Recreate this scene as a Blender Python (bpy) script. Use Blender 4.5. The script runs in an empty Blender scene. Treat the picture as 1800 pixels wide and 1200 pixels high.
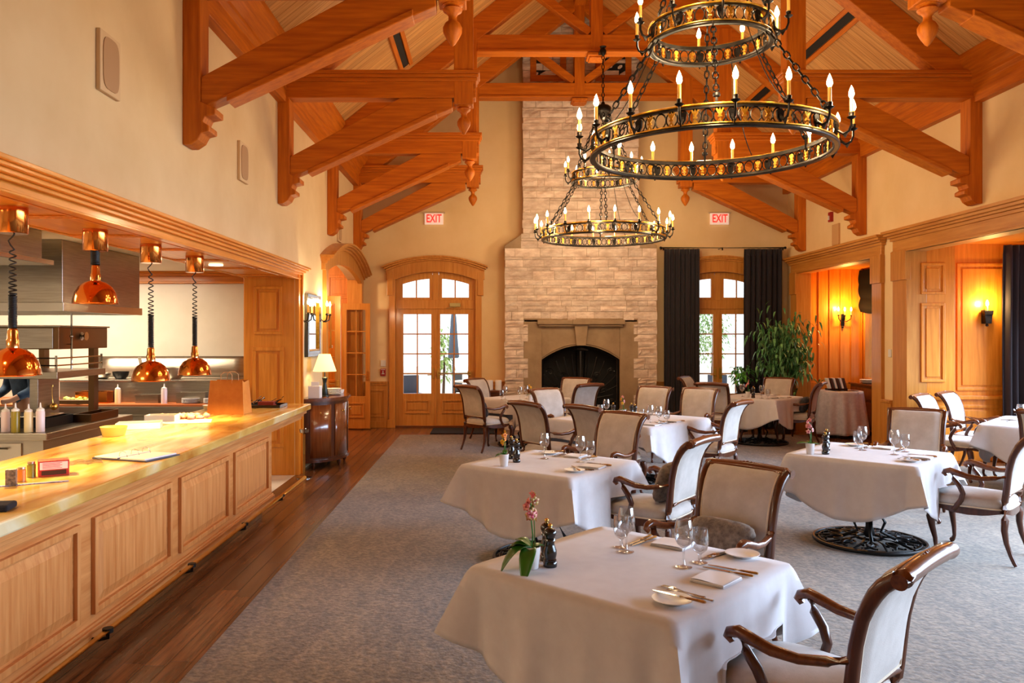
import bpy, bmesh, math, random
from mathutils import Vector, Matrix, noise as mnoise

random.seed(7)
PI = math.pi
sc = bpy.context.scene
COL = sc.collection

# ------------------------------------------------------------------ camera
cam_d = bpy.data.cameras.new('camera')
cam_d.sensor_width = 36.0
cam_d.lens = 1390.0 / 1800.0 * 36.0
cam_d.shift_x = 40.0 / 1800.0
cam_d.shift_y = -11.0 / 1800.0
cam_d.clip_end = 300
cam = bpy.data.objects.new('camera', cam_d)
COL.objects.link(cam)
cam.location = (0, 0, 1.75)
cam.rotation_euler = (PI / 2, 0, 0)
sc.camera = cam

# ------------------------------------------------------------------ view
sc.view_settings.view_transform = 'Standard'
sc.view_settings.look = 'None'
sc.view_settings.exposure = 0.0
sc.view_settings.gamma = 1.0
sc.view_settings.use_curve_mapping = False
sc.cycles.use_denoising = True
sc.cycles.max_bounces = 8
sc.cycles.diffuse_bounces = 4
sc.cycles.glossy_bounces = 4
sc.cycles.transparent_max_bounces = 16
sc.cycles.transmission_bounces = 4
sc.cycles.caustics_reflective = False
sc.cycles.caustics_refractive = False
sc.cycles.sample_clamp_indirect = 6.0

# ------------------------------------------------------------------ world
w = bpy.data.worlds.new('world'); sc.world = w
w.use_nodes = True
bg = w.node_tree.nodes['Background']
bg.inputs[0].default_value = (0.92, 0.96, 1.0, 1)
bg.inputs[1].default_value = 2.4

def area(name, loc, rot, sx, sy, power, color=(1, 1, 1), spread=PI):
    l = bpy.data.lights.new(name, 'AREA'); l.shape = 'RECTANGLE'
    l.size = sx; l.size_y = sy; l.energy = power; l.color = color; l.spread = spread
    o = bpy.data.objects.new(name, l); COL.objects.link(o)
    o.location = loc; o.rotation_euler = rot
    return o

def point(name, loc, power, color=(1, .72, .42), r=.05):
    l = bpy.data.lights.new(name, 'POINT'); l.energy = power; l.color = color
    l.shadow_soft_size = r
    o = bpy.data.objects.new(name, l); COL.objects.link(o); o.location = loc
    return o

SKY = (.80, .90, 1.0)
WARM = (1, .76, .45)
# daylight entering the windows of the right-hand bay, the windows behind the camera, the garden doors
area('daylight_bay', (7.95, 4.4, 1.75), (0, PI/2-.72, 0), 2.3, 11.8, 1650, (.55, .74, 1.0), 1.9)
# (the wall behind the camera is closed)
# added fill lights, no fixtures modelled, brightening the open kitchen from above
area('kitchen_fill_a', (-5.4, 9.3, 2.57), (0, 0, 0), 2.4, .7, 125, (1, .84, .62))
area('kitchen_fill_b', (-5.2, 5.6, 2.57), (0, 0, 0), 1.6, .9, 120, (1, .84, .62))
area('kitchen_fill_c', (-5.0, 2.0, 2.57), (0, 0, 0), 1.6, .9, 120, (1, .84, .62))

# ------------------------------------------------------------------ materials
def srgb(h):
    h = h.lstrip('#')
    r = []
    for i in (0, 2, 4):
        c = int(h[i:i+2], 16) / 255
        r.append(c / 12.92 if c <= .04045 else ((c + .055) / 1.055) ** 2.4)
    return (*r, 1)

_m = {}
def base_mat(name):
    m = bpy.data.materials.new(name); m.use_nodes = True
    nt = m.node_tree; b = nt.nodes['Principled BSDF']
    return m, nt, b

def N(nt, t, **kw):
    n = nt.nodes.new(t)
    for k, v in kw.items(): setattr(n, k, v)
    return n

def mat(name, col, rough=.5, metal=0., col2=None, nscale=6., stretch=(1, 1, 1), bump=0., bscale=None,
        emit=0., emcol=None, spec=.5, detail=4., island=0., sheen=0., coat=0., ramp=(.35, .65)):
    if name in _m: return _m[name]
    m, nt, b = base_mat(name)
    b.inputs['Roughness'].default_value = rough
    b.inputs['Metallic'].default_value = metal
    b.inputs['Specular IOR Level'].default_value = spec
    if coat: b.inputs['Coat Weight'].default_value = coat; b.inputs['Coat Roughness'].default_value = .12
    if sheen: b.inputs['Sheen Weight'].default_value = sheen
    c1 = srgb(col)
    b.inputs['Base Color'].default_value = c1
    out = None
    if col2 or bump:
        tc = N(nt, 'ShaderNodeTexCoord'); mp = N(nt, 'ShaderNodeMapping')
        mp.inputs['Scale'].default_value = stretch
        nt.links.new(tc.outputs['Object'], mp.inputs['Vector'])
        nz = N(nt, 'ShaderNodeTexNoise'); nz.inputs['Scale'].default_value = nscale
        nz.inputs['Detail'].default_value = detail; nz.inputs['Roughness'].default_value = .6
        nt.links.new(mp.outputs[0], nz.inputs['Vector'])
    if col2:
        rp = N(nt, 'ShaderNodeValToRGB')
        rp.color_ramp.elements[0].position = ramp[0]; rp.color_ramp.elements[0].color = c1
        rp.color_ramp.elements[1].position = ramp[1]; rp.color_ramp.elements[1].color = srgb(col2)
        nt.links.new(nz.outputs['Fac'], rp.inputs[0]); out = rp.outputs[0]
    if island:
        g = N(nt, 'ShaderNodeNewGeometry'); hs = N(nt, 'ShaderNodeHueSaturation')
        mr = N(nt, 'ShaderNodeMapRange')
        mr.inputs['To Min'].default_value = 1 - island; mr.inputs['To Max'].default_value = 1 + island
        nt.links.new(g.outputs['Random Per Island'], mr.inputs['Value'])
        nt.links.new(mr.outputs[0], hs.inputs['Value'])
        if out: nt.links.new(out, hs.inputs['Color'])
        else: hs.inputs['Color'].default_value = c1
        out = hs.outputs[0]
    if out: nt.links.new(out, b.inputs['Base Color'])
    if bump:
        bp = N(nt, 'ShaderNodeBump'); bp.inputs['Strength'].default_value = bump
        bp.inputs['Distance'].default_value = .01
        if bscale:
            n2 = N(nt, 'ShaderNodeTexNoise'); n2.inputs['Scale'].default_value = bscale; n2.inputs['Detail'].default_value = 3
            nt.links.new(mp.outputs[0], n2.inputs['Vector']); nt.links.new(n2.outputs['Fac'], bp.inputs['Height'])
        else: nt.links.new(nz.outputs['Fac'], bp.inputs['Height'])
        nt.links.new(bp.outputs[0], b.inputs['Normal'])
    if emit:
        b.inputs['Emission Color'].default_value = srgb(emcol or col)
        b.inputs['Emission Strength'].default_value = emit
    _m[name] = m
    return m

def wood(name, c1, c2, axis='z', rough=.38, scale=3.0, coat=.25, island=0.):
    k = name + '_' + axis
    st = {'x': (.6, 9, 9), 'y': (9, .6, 9), 'z': (9, 9, .6)}[axis]
    return mat(k, c1, rough, 0, c2, scale, st, bump=.05, spec=.3, island=island, coat=coat, detail=6, ramp=(.3, .7))

BEAM = lambda a='x': wood('beam_timber', '#a8520a', '#cf7214', a, .5, coat=.0)
OAK = lambda a='z': wood('panel_oak', '#b87228', '#d29040', a, .40)
HONEY = lambda a='z': wood('honey_oak', '#ca7414', '#e69230', a, .40)
ALDER = lambda a='z': wood('counter_alder', '#b86e34', '#d89658', a, .42)
MAHOG = wood('mahogany', '#3a1a0c', '#5c2d14', 'z', .28, 4., .5)
MAHOGX = wood('mahogany', '#4c220e', '#7a4220', 'x', .28, 4., .5)
PLASTER = mat('plaster', '#d8b888', .85, 0, '#e6cb9e', 1.3, bump=.06, bscale=14, spec=.2, ramp=(.25, .75))
PLASTER_W = mat('plaster_gable', '#e2c08a', .85, 0, '#eed0a0', 1.3, bump=.06, bscale=14, spec=.2, ramp=(.25, .75))
CEILB = mat('ceiling_boards', '#b47a3c', .5, 0, '#d29e60', 3., (.5, 12, .5), island=.16)
PLANK = mat('floor_planks', '#50301c', .26, 0, '#865634', 3., (10, .6, 1), island=.35, coat=.1)
TILE = mat('pale_tile', '#d8cfc0', .4, 0, '#e4dccf', 3)
def carpet_mat():
    m, nt, b = base_mat('carpet_pile')
    tc = N(nt, 'ShaderNodeTexCoord')
    n1 = N(nt, 'ShaderNodeTexNoise'); n1.inputs['Scale'].default_value = 38; n1.inputs['Detail'].default_value = 5
    mp = N(nt, 'ShaderNodeMapping'); mp.inputs['Scale'].default_value = (1.6, .55, 1); mp.inputs['Rotation'].default_value = (0, 0, .15)
    n2 = N(nt, 'ShaderNodeTexNoise'); n2.inputs['Scale'].default_value = 3.2; n2.inputs['Detail'].default_value = 5; n2.inputs['Distortion'].default_value = 1.6
    nt.links.new(tc.outputs['Object'], n1.inputs[0]); nt.links.new(tc.outputs['Object'], mp.inputs[0]); nt.links.new(mp.outputs[0], n2.inputs[0])
    r1 = N(nt, 'ShaderNodeValToRGB'); r1.color_ramp.elements[0].position = .35; r1.color_ramp.elements[1].position = .68
    r1.color_ramp.elements[0].color = srgb('#5c4d3c'); r1.color_ramp.elements[1].color = srgb('#8e7c66')
    r2 = N(nt, 'ShaderNodeValToRGB'); r2.color_ramp.elements[0].position = .38; r2.color_ramp.elements[1].position = .62
    r2.color_ramp.elements[0].color = (.62, .60, .60, 1); r2.color_ramp.elements[1].color = (1, 1, 1, 1)
    mx = N(nt, 'ShaderNodeMix', data_type='RGBA', blend_type='MULTIPLY'); mx.inputs[0].default_value = .75
    nt.links.new(n1.outputs['Fac'], r1.inputs[0]); nt.links.new(n2.outputs['Fac'], r2.inputs[0])
    nt.links.new(r1.outputs[0], mx.inputs[6]); nt.links.new(r2.outputs[0], mx.inputs[7])
    nt.links.new(mx.outputs[2], b.inputs['Base Color'])
    bp = N(nt, 'ShaderNodeBump'); bp.inputs['Strength'].default_value = .5; bp.inputs['Distance'].default_value = .01
    nt.links.new(n1.outputs['Fac'], bp.inputs['Height']); nt.links.new(bp.outputs[0], b.inputs['Normal'])
    b.inputs['Roughness'].default_value = .95; b.inputs['Specular IOR Level'].default_value = .1
    b.inputs['Sheen Weight'].default_value = .3
    return m
CARPET = carpet_mat()
STONE = mat('ashlar_stone', '#c8ae9a', .85, 0, '#ead6c4', 5., (1, 1, 2.2), bump=.6, bscale=22, island=.14, spec=.2)
LIME = mat('limestone', '#94795a', .75, 0, '#a98d6c', 3, bump=.1, bscale=30)
IRON = mat('wrought_iron', '#1a1614', .42, .8, '#2c2622', 20)
BLACKIRON = mat('black_iron', '#0a0909', .42, .4)
BRONZE = mat('bronze', '#2e2a26', .36, .75, '#4a4036', 14, ramp=(.4, .7))
GILT = mat('gilt', '#c07f1c', .34, .9, '#f0b848', 20)
BRASS = mat('brass', '#dcae58', .32, 1.)
CHROME = mat('chrome', '#b5b0aa', .15, 1.)
STEEL = mat('brushed_steel', '#a39a8c', .32, 1., '#b5ac9e', 4, (1, 1, 20))
STEELD = mat('warm_steel', '#7a5a3c', .3, 1.)
COPPER = mat('copper', '#e0843a', .12, 1.)
CLOTH = mat('table_linen', '#cac3c4', .85, 0, '#d0cacb', 12, bump=.04, bscale=240, sheen=.2, spec=.2)
LINENW = mat('white_linen', '#e9e4e4', .85)
FABRIC = mat('chair_fabric', '#b8ada4', .9, 0, '#c8beb6', 9, bump=.15, bscale=260, sheen=.3, spec=.15)
PIPING = mat('piping', '#dccab2', .8)
PORC = mat('white_porcelain', '#e6e2e0', .3)
BLACKGL = mat('black_lacquer', '#0d0d11', .18, coat=.6)
LEAF = mat('leaf_green', '#23550f', .35, 0, '#3c7c1c', 5, coat=.2)
LEAF2 = mat('ficus_green', '#2c6430', .4, 0, '#74ac70', 9, island=.4)
BARK = mat('bark', '#5a4030', .8)
CURTAIN = mat('curtain_cloth', '#171116', .9, 0, '#241a22', 5, (6, 6, .3), sheen=.15)
REDP = mat('red_plastic', '#a01818', .4)
WHITEP = mat('white_plastic', '#ded8cc', .45)
CREAMP = mat('cream_grille', '#c9ab80', .7)
MARBLE = mat('wall_marble', '#efe6d6', .3, 0, '#e2d8c4', 1.1, (1, 1, 1), detail=8)
FUR = mat('fur', '#5a4c42', .95, 0, '#86776a', 30, bump=.8, sheen=.4)
SOIL = mat('soil', '#2a1c12', .95)
DENIM = mat('denim', '#32465e', .85, 0, '#48607c', 12)
SKIN = mat('skin', '#c08864', .6)
HAIRM = mat('hair', '#20140e', .7)
DARK = mat('dark_void', '#0a0706', .8)
WATERY = mat('flame_bulb', '#ffdca0', .3, emit=34., emcol='#ffdca4')
CANDLE = mat('candle_sleeve', '#d8a048', .5, emit=.25, emcol='#ffb040')
PAVE = mat('terrace_paving', '#c8c0b4', .8)

def glass_mat(name, tint=(.97, .98, .98, 1), lo=.04, rough=.02):
    m = bpy.data.materials.new(name); m.use_nodes = True
    nt = m.node_tree; nt.nodes.clear()
    o = N(nt, 'ShaderNodeOutputMaterial'); t = N(nt, 'ShaderNodeBsdfTransparent'); g = N(nt, 'ShaderNodeBsdfGlossy')
    mx = N(nt, 'ShaderNodeMixShader'); lw = N(nt, 'ShaderNodeLayerWeight'); lw.inputs[0].default_value = .35
    mr = N(nt, 'ShaderNodeMapRange'); mr.inputs['To Min'].default_value = lo; mr.inputs['To Max'].default_value = .85
    t.inputs[0].default_value = tint; g.inputs['Roughness'].default_value = rough
    nt.links.new(lw.outputs['Facing'], mr.inputs['Value']); nt.links.new(mr.outputs[0], mx.inputs[0])
    nt.links.new(t.outputs[0], mx.inputs[1]); nt.links.new(g.outputs[0], mx.inputs[2]); nt.links.new(mx.outputs[0], o.inputs[0])
    return m
PANE = glass_mat('window_glass', lo=.03)
GLASS = glass_mat('stemware_glass', (.94, .95, .96, 1), lo=.07)

def counter_marble():
    m, nt, b = base_mat('counter_marble')
    tc = N(nt, 'ShaderNodeTexCoord'); mp = N(nt, 'ShaderNodeMapping'); mp.inputs['Scale'].default_value = (2.2, .55, 1)
    nz = N(nt, 'ShaderNodeTexNoise'); nz.inputs['Scale'].default_value = 2.0; nz.inputs['Detail'].default_value = 6; nz.inputs['Distortion'].default_value = 1.2
    rp = N(nt, 'ShaderNodeValToRGB'); e = rp.color_ramp.elements
    e[0].position = .3; e[0].color = srgb('#b07028'); e[1].position = .7; e[1].color = srgb('#e0cfa8')
    x = e.new(.5); x.color = srgb('#d4a858')
    nt.links.new(tc.outputs['Object'], mp.inputs[0]); nt.links.new(mp.outputs[0], nz.inputs[0])
    nt.links.new(nz.outputs['Fac'], rp.inputs[0]); nt.links.new(rp.outputs[0], b.inputs['Base Color'])
    b.inputs['Roughness'].default_value = .18
    return m
CMARB = counter_marble()

# ------------------------------------------------------------------ mesh builder
def frame(d):
    d = Vector(d).normalized()
    a = Vector((0, 0, 1)) if abs(d.z) < .95 else Vector((0, 1, 0))
    x = d.cross(a).normalized(); y = x.cross(d).normalized()
    return x, y

JR = random.Random(99)
class MB:
    def __init__(s): s.v = []; s.f = []
    def add(s, vs, fs):
        n = len(s.v); s.v += [tuple(v) for v in vs]; s.f += [tuple(i + n for i in f) for f in fs]; return s
    def box(s, x0, x1, y0, y1, z0, z1):
        J = lambda: JR.uniform(0, .0006)
        x0 -= J(); x1 += J(); y0 -= J(); y1 += J(); z1 += J()
        return s.add([(x0, y0, z0), (x1, y0, z0), (x1, y1, z0), (x0, y1, z0), (x0, y0, z1), (x1, y0, z1), (x1, y1, z1), (x0, y1, z1)],
                     [(0, 3, 2, 1), (4, 5, 6, 7), (0, 1, 5, 4), (1, 2, 6, 5), (2, 3, 7, 6), (3, 0, 4, 7)])
    def quad(s, a, b, c, d): return s.add([a, b, c, d], [(0, 1, 2, 3)])
    def beam(s, p, q, wd, ht, up=(0, 0, 1)):
        p = Vector(p); q = Vector(q); d = (q - p).normalized()
        x = d.cross(Vector(up)).normalized(); y = x.cross(d).normalized()
        vs = []
        for c in (p, q):
            for a, b in ((-1, -1), (1, -1), (1, 1), (-1, 1)): vs.append(c + x * a * wd / 2 + y * b * ht / 2)
        return s.add(vs, [(0, 1, 2, 3), (7, 6, 5, 4), (0, 4, 5, 1), (1, 5, 6, 2), (2, 6, 7, 3), (3, 7, 4, 0)])
    def prism(s, poly, axis, a0, a1):
        if a1 < a0: a0, a1 = a1, a0
        a0 -= JR.uniform(0, .0006); a1 += JR.uniform(0, .0006)
        n = len(poly)
        def P(p, a):
            return {'x': (a, p[0], p[1]), 'y': (p[0], a, p[1]), 'z': (p[0], p[1], a)}[axis]
        vs = [P(p, a0) for p in poly] + [P(p, a1) for p in poly]
        fs = [tuple(range(n)), tuple(range(2*n-1, n-1, -1))] + [(i, (i+1) % n, n+(i+1) % n, n+i) for i in range(n)]
        return s.add(vs, fs)
    def tube(s, pts, r, n=8, closed=False, sq=1.0):
        pts = [Vector(p) for p in pts]; m = len(pts)
        rs = r if isinstance(r, (list, tuple)) else [r] * m
        vs = []; prev = None
        for i, p in enumerate(pts):
            if closed: d = pts[(i+1) % m] - pts[i-1]
            else: d = pts[min(i+1, m-1)] - pts[max(i-1, 0)]
            if d.length < 1e-9: d = Vector((0, 0, 1))
            d.normalize()
            if prev is None: x, y = frame(d)
            else:
                x = prev - d * prev.dot(d)
                if x.length < 1e-6: x, y = frame(d)
                x.normalize(); y = d.cross(x)
            prev = x
            for k in range(n):
                a = 2*PI*k/n
                vs.append(p + x*math.cos(a)*rs[i] + y*math.sin(a)*rs[i]*sq)
        fs = []
        for i in range(m if closed else m-1):
            j = (i+1) % m
            for k in range(n): fs.append((i*n+k, i*n+(k+1) % n, j*n+(k+1) % n, j*n+k))
        if not closed:
            fs.append(tuple(range(n-1, -1, -1))); fs.append(tuple((m-1)*n+k for k in range(n)))
        return s.add(vs, fs)
    def lathe(s, prof, n=24, c=(0, 0, 0), sx=1, sy=1):
        vs = []; m = len(prof)
        for r, z in prof:
            for k in range(n):
                a = 2*PI*k/n; vs.append((c[0]+r*math.cos(a)*sx, c[1]+r*math.sin(a)*sy, c[2]+z))
        fs = [(i*n+k, i*n+(k+1) % n, (i+1)*n+(k+1) % n, (i+1)*n+k) for i in range(m-1) for k in range(n)]
        if prof[0][0] > 1e-4: fs.append(tuple(range(n-1, -1, -1)))
        if prof[-1][0] > 1e-4: fs.append(tuple((m-1)*n+k for k in range(n)))
        return s.add(vs, fs)
    def shell(s, prof, n=24, c=(0, 0, 0)):
        vs = []; m = len(prof)
        for r, z in prof:
            for k in range(n):
                a = 2*PI*k/n; vs.append((c[0]+r*math.cos(a), c[1]+r*math.sin(a), c[2]+z))
        return s.add(vs, [(i*n+k, i*n+(k+1) % n, (i+1)*n+(k+1) % n, (i+1)*n+k) for i in range(m-1) for k in range(n)])
    def ball(s, c, r, n=12, sx=1, sy=1, sz=1):
        h = n // 2
        return s.lathe([(r*math.sin(PI*i/h), -r*sz*math.cos(PI*i/h)) for i in range(h+1)], n, c, sx, sy)
    def grid(s, fn, nu, nv, closeu=False):
        vs = [fn(i/nu, j/nv) for j in range(nv+1) for i in range(nu + (0 if closeu else 1))]
        k = nu if closeu else nu+1
        fs = [(j*k+i, j*k+(i+1) % k, (j+1)*k+(i+1) % k, (j+1)*k+i) for j in range(nv) for i in range(nu)]
        return s.add(vs, fs)
    def xf(s, M, start=0):
        for i in range(start, len(s.v)): s.v[i] = tuple(M @ Vector(s.v[i]))
        return s
    def build(s, name, m, parent=None, smooth=None, bevel=0, solid=0, merge=True):
        me = bpy.data.meshes.new(name); me.from_pydata(s.v, [], s.f)
        if merge:
            bm = bmesh.new(); bm.from_mesh(me)
            bmesh.ops.recalc_face_normals(bm, faces=bm.faces); bm.to_mesh(me); bm.free()
        me.materials.append(m)
        if smooth is not None:
            for p in me.polygons: p.use_smooth = True
            me.set_sharp_from_angle(angle=math.radians(smooth))
        o = bpy.data.objects.new(name, me); COL.objects.link(o)
        if parent: o.parent = parent
        if bevel:
            b = o.modifiers.new('bevel', 'BEVEL'); b.width = bevel; b.segments = 2; b.limit_method = 'ANGLE'
        if solid:
            b = o.modifiers.new('solid', 'SOLIDIFY'); b.thickness = solid; b.offset = 0
        return o

def empty(name, loc=(0, 0, 0), rz=0):
    o = bpy.data.objects.new(name, None); COL.objects.link(o)
    o.location = loc; o.rotation_euler = (0, 0, rz); o.empty_display_size = .1
    return o
def tag(o, label, cat, group=None, kind=None):
    o['label'] = label; o['category'] = cat
    if group: o['group'] = group
    if kind: o['kind'] = kind
    return o
def struct(o): o['kind'] = 'structure'; return o
def dup(o, parent=None):
    c = o.copy(); COL.objects.link(c)
    if parent: c.parent = parent
    for ch in list(o.children): dup(ch, c)
    return c
def place(o, loc, rz=0, label=None, group=None):
    o.location = loc; o.rotation_euler = (0, 0, rz)
    if label: o['label'] = label
    if group: o['group'] = group
    return o
_used = set()
def inst(proto, loc, rz=0, label=None, group=None):
    """first call uses the prototype itself, later calls copy it"""
    o = proto if proto.name not in _used else dup(proto)
    _used.add(proto.name)
    return place(o, loc, rz, label, group)

XL, XR, YB, XC = -2.43, 5.66, 15.0, 1.615     # walls, back wall, ridge
ZW, SL = 4.75, .80
RIDGE = ZW + SL * (XC - XL)
def arc(x0, x1, z, rise, n=16):
    """points of a shallow arch from (x0,z) to (x1,z) rising in the middle"""
    return [(x0 + (x1-x0)*i/n, z + rise*(1-(2*i/n-1)**2)) for i in range(n+1)]

# ================================================================== SETTING
def planks(name, x0, x1, y0, y1, z, m, wd=.12, ln=1.3):
    b = MB(); x = x0
    while x < x1 - .001:
        xe = min(x+wd-.003, x1); y = y0 - random.random()*ln
        while y < y1:
            L = ln*(.6+.8*random.random()); a = max(y, y0); e = min(y+L-.003, y1)
            if e > a: b.quad((x, a, z), (xe, a, z), (xe, e, z), (x, e, z))
            y += L
        x += wd
    return b
fl = MB()
fl.box(XL, 7.75, -3.05, 15.2, -.12, -.002)
struct(fl.build('floor', mat('floor_groove', '#1c0f08', .6)))
b = planks('floor', XL, -1.5, -3, 15, 0, PLANK)
b2 = planks('floor', -1.5, 7.7, 10.4, 15, 0, PLANK); b.add(b2.v, b2.f)
struct(b.build('floor_planks', PLANK, merge=False))
struct(MB().box(-9.1, XL, -3.05, 10.7, -.12, 0).build('floor_kitchen', TILE))
struct(MB().box(-5.5, XL, 10.7, 15.4, -.12, 0).build('floor_passage', PLANK))
c = MB()
c.box(-1.55, 5.6, -3, 13.8, .0, .014); c.box(5.6, 7.6, -2.1, 10.5, .0, .014)
tag(c.build('carpet', CARPET), 'grey mottled wall to wall carpet under the dining tables', 'carpet')
tag(MB().box(-1.05, .1, 14.0, 14.85, .001, .016).build('door_mat', mat('mat_black', '#0c0b0b', .9), bevel=.004),
    'black mat on the floor before the glazed garden door', 'door mat')

# left wall (kitchen hatch, mirror wall, arched doorway)
wl = MB(); T = .22
wl.box(XL-T, XL, -3, YB, 3.05, ZW)
wl.box(XL-T, XL, -3, 9.89, 2.5, 3.05)
wl.box(XL-T, XL, 9.89, 11.62, 0, 3.05)
wl.box(XL-T, XL, 14.78, YB, 0, 3.05)
wl.prism([(11.62, 3.05), (11.62, 2.78)] + [(y, z) for y, z in arc(11.62, 14.78, 2.78, .2)][1:-1] + [(14.78, 2.78), (14.78, 3.05)], 'x', XL-T, XL)
struct(wl.build('wall_left', PLASTER))
# right wall with bay and alcove openings
wr = MB()
wr.box(XR, XR+T, -3, YB, 2.95, ZW)
wr.box(XR, XR+T, -3, -2.2, 0, 2.95)
wr.box(XR, XR+T, 10.98, 11.35, 0, 2.95)
wr.box(XR, XR+T, 14.7, YB, 0, 2.95)
struct(wr.build('wall_right', PLASTER_W))
# back gable wall
DX0, DX1, WX0, WX1 = -1.78, -.26, 3.59, 5.11
wb = MB()
for x0, x1 in ((XL-T, DX0), (DX1, WX0), (WX1, XR+T)): wb.box(x0, x1, YB, YB+.25, 0, 2.98)
wb.prism([(XL-T, 2.98), (XR+T, 2.98), (XR+T, ZW-.1), (XC, RIDGE), (XL-T, ZW-.1)], 'y', YB, YB+.25)
struct(wb.build('wall_back', PLASTER_W))
# wall behind the camera with its windows
wf = MB()
wf.prism([(XL, 0), (7.9, 0), (7.9, 3.2), (XR, ZW), (XC, RIDGE), (XL, ZW)], 'y', -3.25, -3)
struct(wf.build('wall_front', PLASTER))

# ceiling boards on both slopes
cb = MB(); y = -3.2
while y < YB+.1:
    ye = y+.128
    for s in (-1, 1):
        xw = XL-T if s < 0 else XR+T
        zw = ZW - SL*T
        cb.quad((xw, y, zw), (XC, y, RIDGE), (XC, ye, RIDGE), (xw, ye, zw))
    y += .132
struct(cb.build('ceiling', CEILB, merge=False))
rf = MB()
for s in (-1, 1):
    xw = XL-T-.2 if s < 0 else XR+T+.2; zw = ZW-SL*(T+.2)+.02
    rf.prism([(xw, zw), (XC, RIDGE+.02), (XC, RIDGE+.2), (xw, zw+.18)], 'y', -3.4, YB+.3)
struct(rf.build('ceiling_deck', mat('deck_dark', '#3a2414', .8)))

# longitudinal wall plates with crown mouldings
tn = [0]
def trim(b, m, bevel=.004, smooth=None):
    tn[0] += 1
    return struct(b.build('trim_%d' % tn[0], m, bevel=bevel, smooth=smooth))
for s in (-1, 1):
    X = XL if s < 0 else XR
    d = -s
    P = [(X, 4.42), (X+d*.10, 4.42), (X+d*.10, 4.62), (X+d*.14, 4.66), (X+d*.14, 4.70), (X+d*.20, 4.78), (X+d*.24, 4.86), (X+d*.27, 4.90), (X+d*.27, 4.96), (X, 4.80)]
    trim(MB().prism(P, 'y', -3, YB), BEAM('y'))
# ridge beam and ceiling slots
trim(MB().box(XC-.1, XC+.1, -3, YB, RIDGE-.35, RIDGE-.05), BEAM('y'))
TY = [6.36, 9.17, 11.95, 14.22]      # truss centre lines
bays = [(TY[0]+.35, TY[1]-.35), (TY[1]+.35, TY[2]-.35), (TY[2]+.35, TY[3]-.3), (3.9, TY[0]-.35)]
for s in (-1, 1):
    for y0, y1 in bays:
        xs = XC + s*2.85; zs = RIDGE - SL*2.85
        n = Vector((-s*SL, 0, -1)).normalized()*-1     # pointing up out of the slope
        nn = Vector((s*SL, 0, 1)).normalized(); t = Vector((1, 0, -s*SL)).normalized()
        c = Vector((xs, 0, zs)) - nn*.02
        sl = MB()
        for off, wdd, dn in ((-.085, .06, .03), (.085, .06, .03)):
            p = c + t*off - nn*.0
            sl.beam(p+Vector((0, y0, 0)), p+Vector((0, y1, 0)), wdd, dn*2, up=nn)
        o = trim(sl, BEAM('y'))
        m2 = MB(); m2.beam(c+Vector((0, y0, 0))+nn*.008, c+Vector((0, y1, 0))+nn*.008, .10, .012, up=nn)
        q = m2.build('slot', DARK, o)

# ------------------------------------------------------------------ timber trusses
def truss_side(s, par):
    """s=-1 left, +1 right; local y = 0 on the truss centre line, timbers .2 deep"""
    def X(a): return XC + s*a          # a = distance from the ridge line
    W = XR - XC                         # 4.045 half width
    B = .2
    a_in, a_out = 1.80, 2.02            # hammer post
    # wall post with carved foot
    b = MB()
    P = [(W, 4.47), (W-.14, 4.47), (W-.14, 3.60), (W-.26, 3.55), (W-.26, 3.50), (W-.18, 3.485), (W-.16, 3.44), (W-.21, 3.41), (W-.21, 3.37), (W-.15, 3.355), (W-.12, 3.30), (W-.06, 3.26), (W, 3.26)]
    b.prism([(X(p[0]), p[1]) for p in P], 'y', -B/2, B/2); b.build('wall_post', BEAM('z'), par, bevel=.008)
    # hammer beam with cap and bed mouldings
    b = MB(); x0, x1 = sorted((X(W), X(a_in-.03)))
    b.box(x0, x1, -.095, .095, 4.475, 4.68)
    x0, x1 = sorted((X(W), X(a_in-.045))); b.box(x0, x1, -.12, .12, 4.66, 4.70)
    x0, x1 = sorted((X(W), X(a_in-.06))); b.box(x0, x1, -.14, .14, 4.70, 4.735)
    x0, x1 = sorted((X(W), X(a_in-.075))); b.box(x0, x1, -.165, .165, 4.735, 4.775)
    b.build('hammer_beam', BEAM('x'), par, bevel=.008)
    # brace
    b = MB()
    P = [(W-.14, 3.80), (W-.14, 3.56), (a_out+.02, 4.36), (a_out+.02, 4.475), (a_out+.62, 4.475)]
    b.prism([(X(p[0]), p[1]) for p in P], 'y', -.085, .085)
    q = [(W-.35, 3.60), (W-.35, 3.655), (a_out+.2, 4.335), (a_out+.2, 4.28)]
    b.prism([(X(p[0]), p[1]) for p in q], 'y', -.105, .105)
    b.build('brace', BEAM('x'), par, bevel=.008)
    # hammer post
    b = MB(); x0, x1 = sorted((X(a_in), X(a_out)))
    b.box(x0, x1, -.1, .1, 4.40, RIDGE-SL*a_out-.02)
    b.build('hammer_post', BEAM('z'), par, bevel=.008)
    # turned pendant finial
    b = MB(); c = (X((a_in+a_out)/2), 0, 0)
    b.lathe([(.0, 4.07), (.02, 4.085), (.05, 4.13), (.075, 4.18), (.078, 4.22), (.06, 4.255), (.035, 4.275), (.032, 4.31), (.05, 4.335), (.075, 4.35), (.08, 4.365), (.06, 4.385), (.085, 4.395), (.085, 4.405)], 20, c)
    b.build('finial', BEAM('z'), par, smooth=50)
    # rafter
    b = MB()
    x0, z0 = X(W), RIDGE-SL*W; x1, z1 = XC, RIDGE
    b.prism([(x0, z0), (x1, z1), (x1, z1-.38), (x0, z0-.38)], 'y', -.095, .095)
    b.build('rafter', BEAM('x'), par, bevel=.008)
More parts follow.
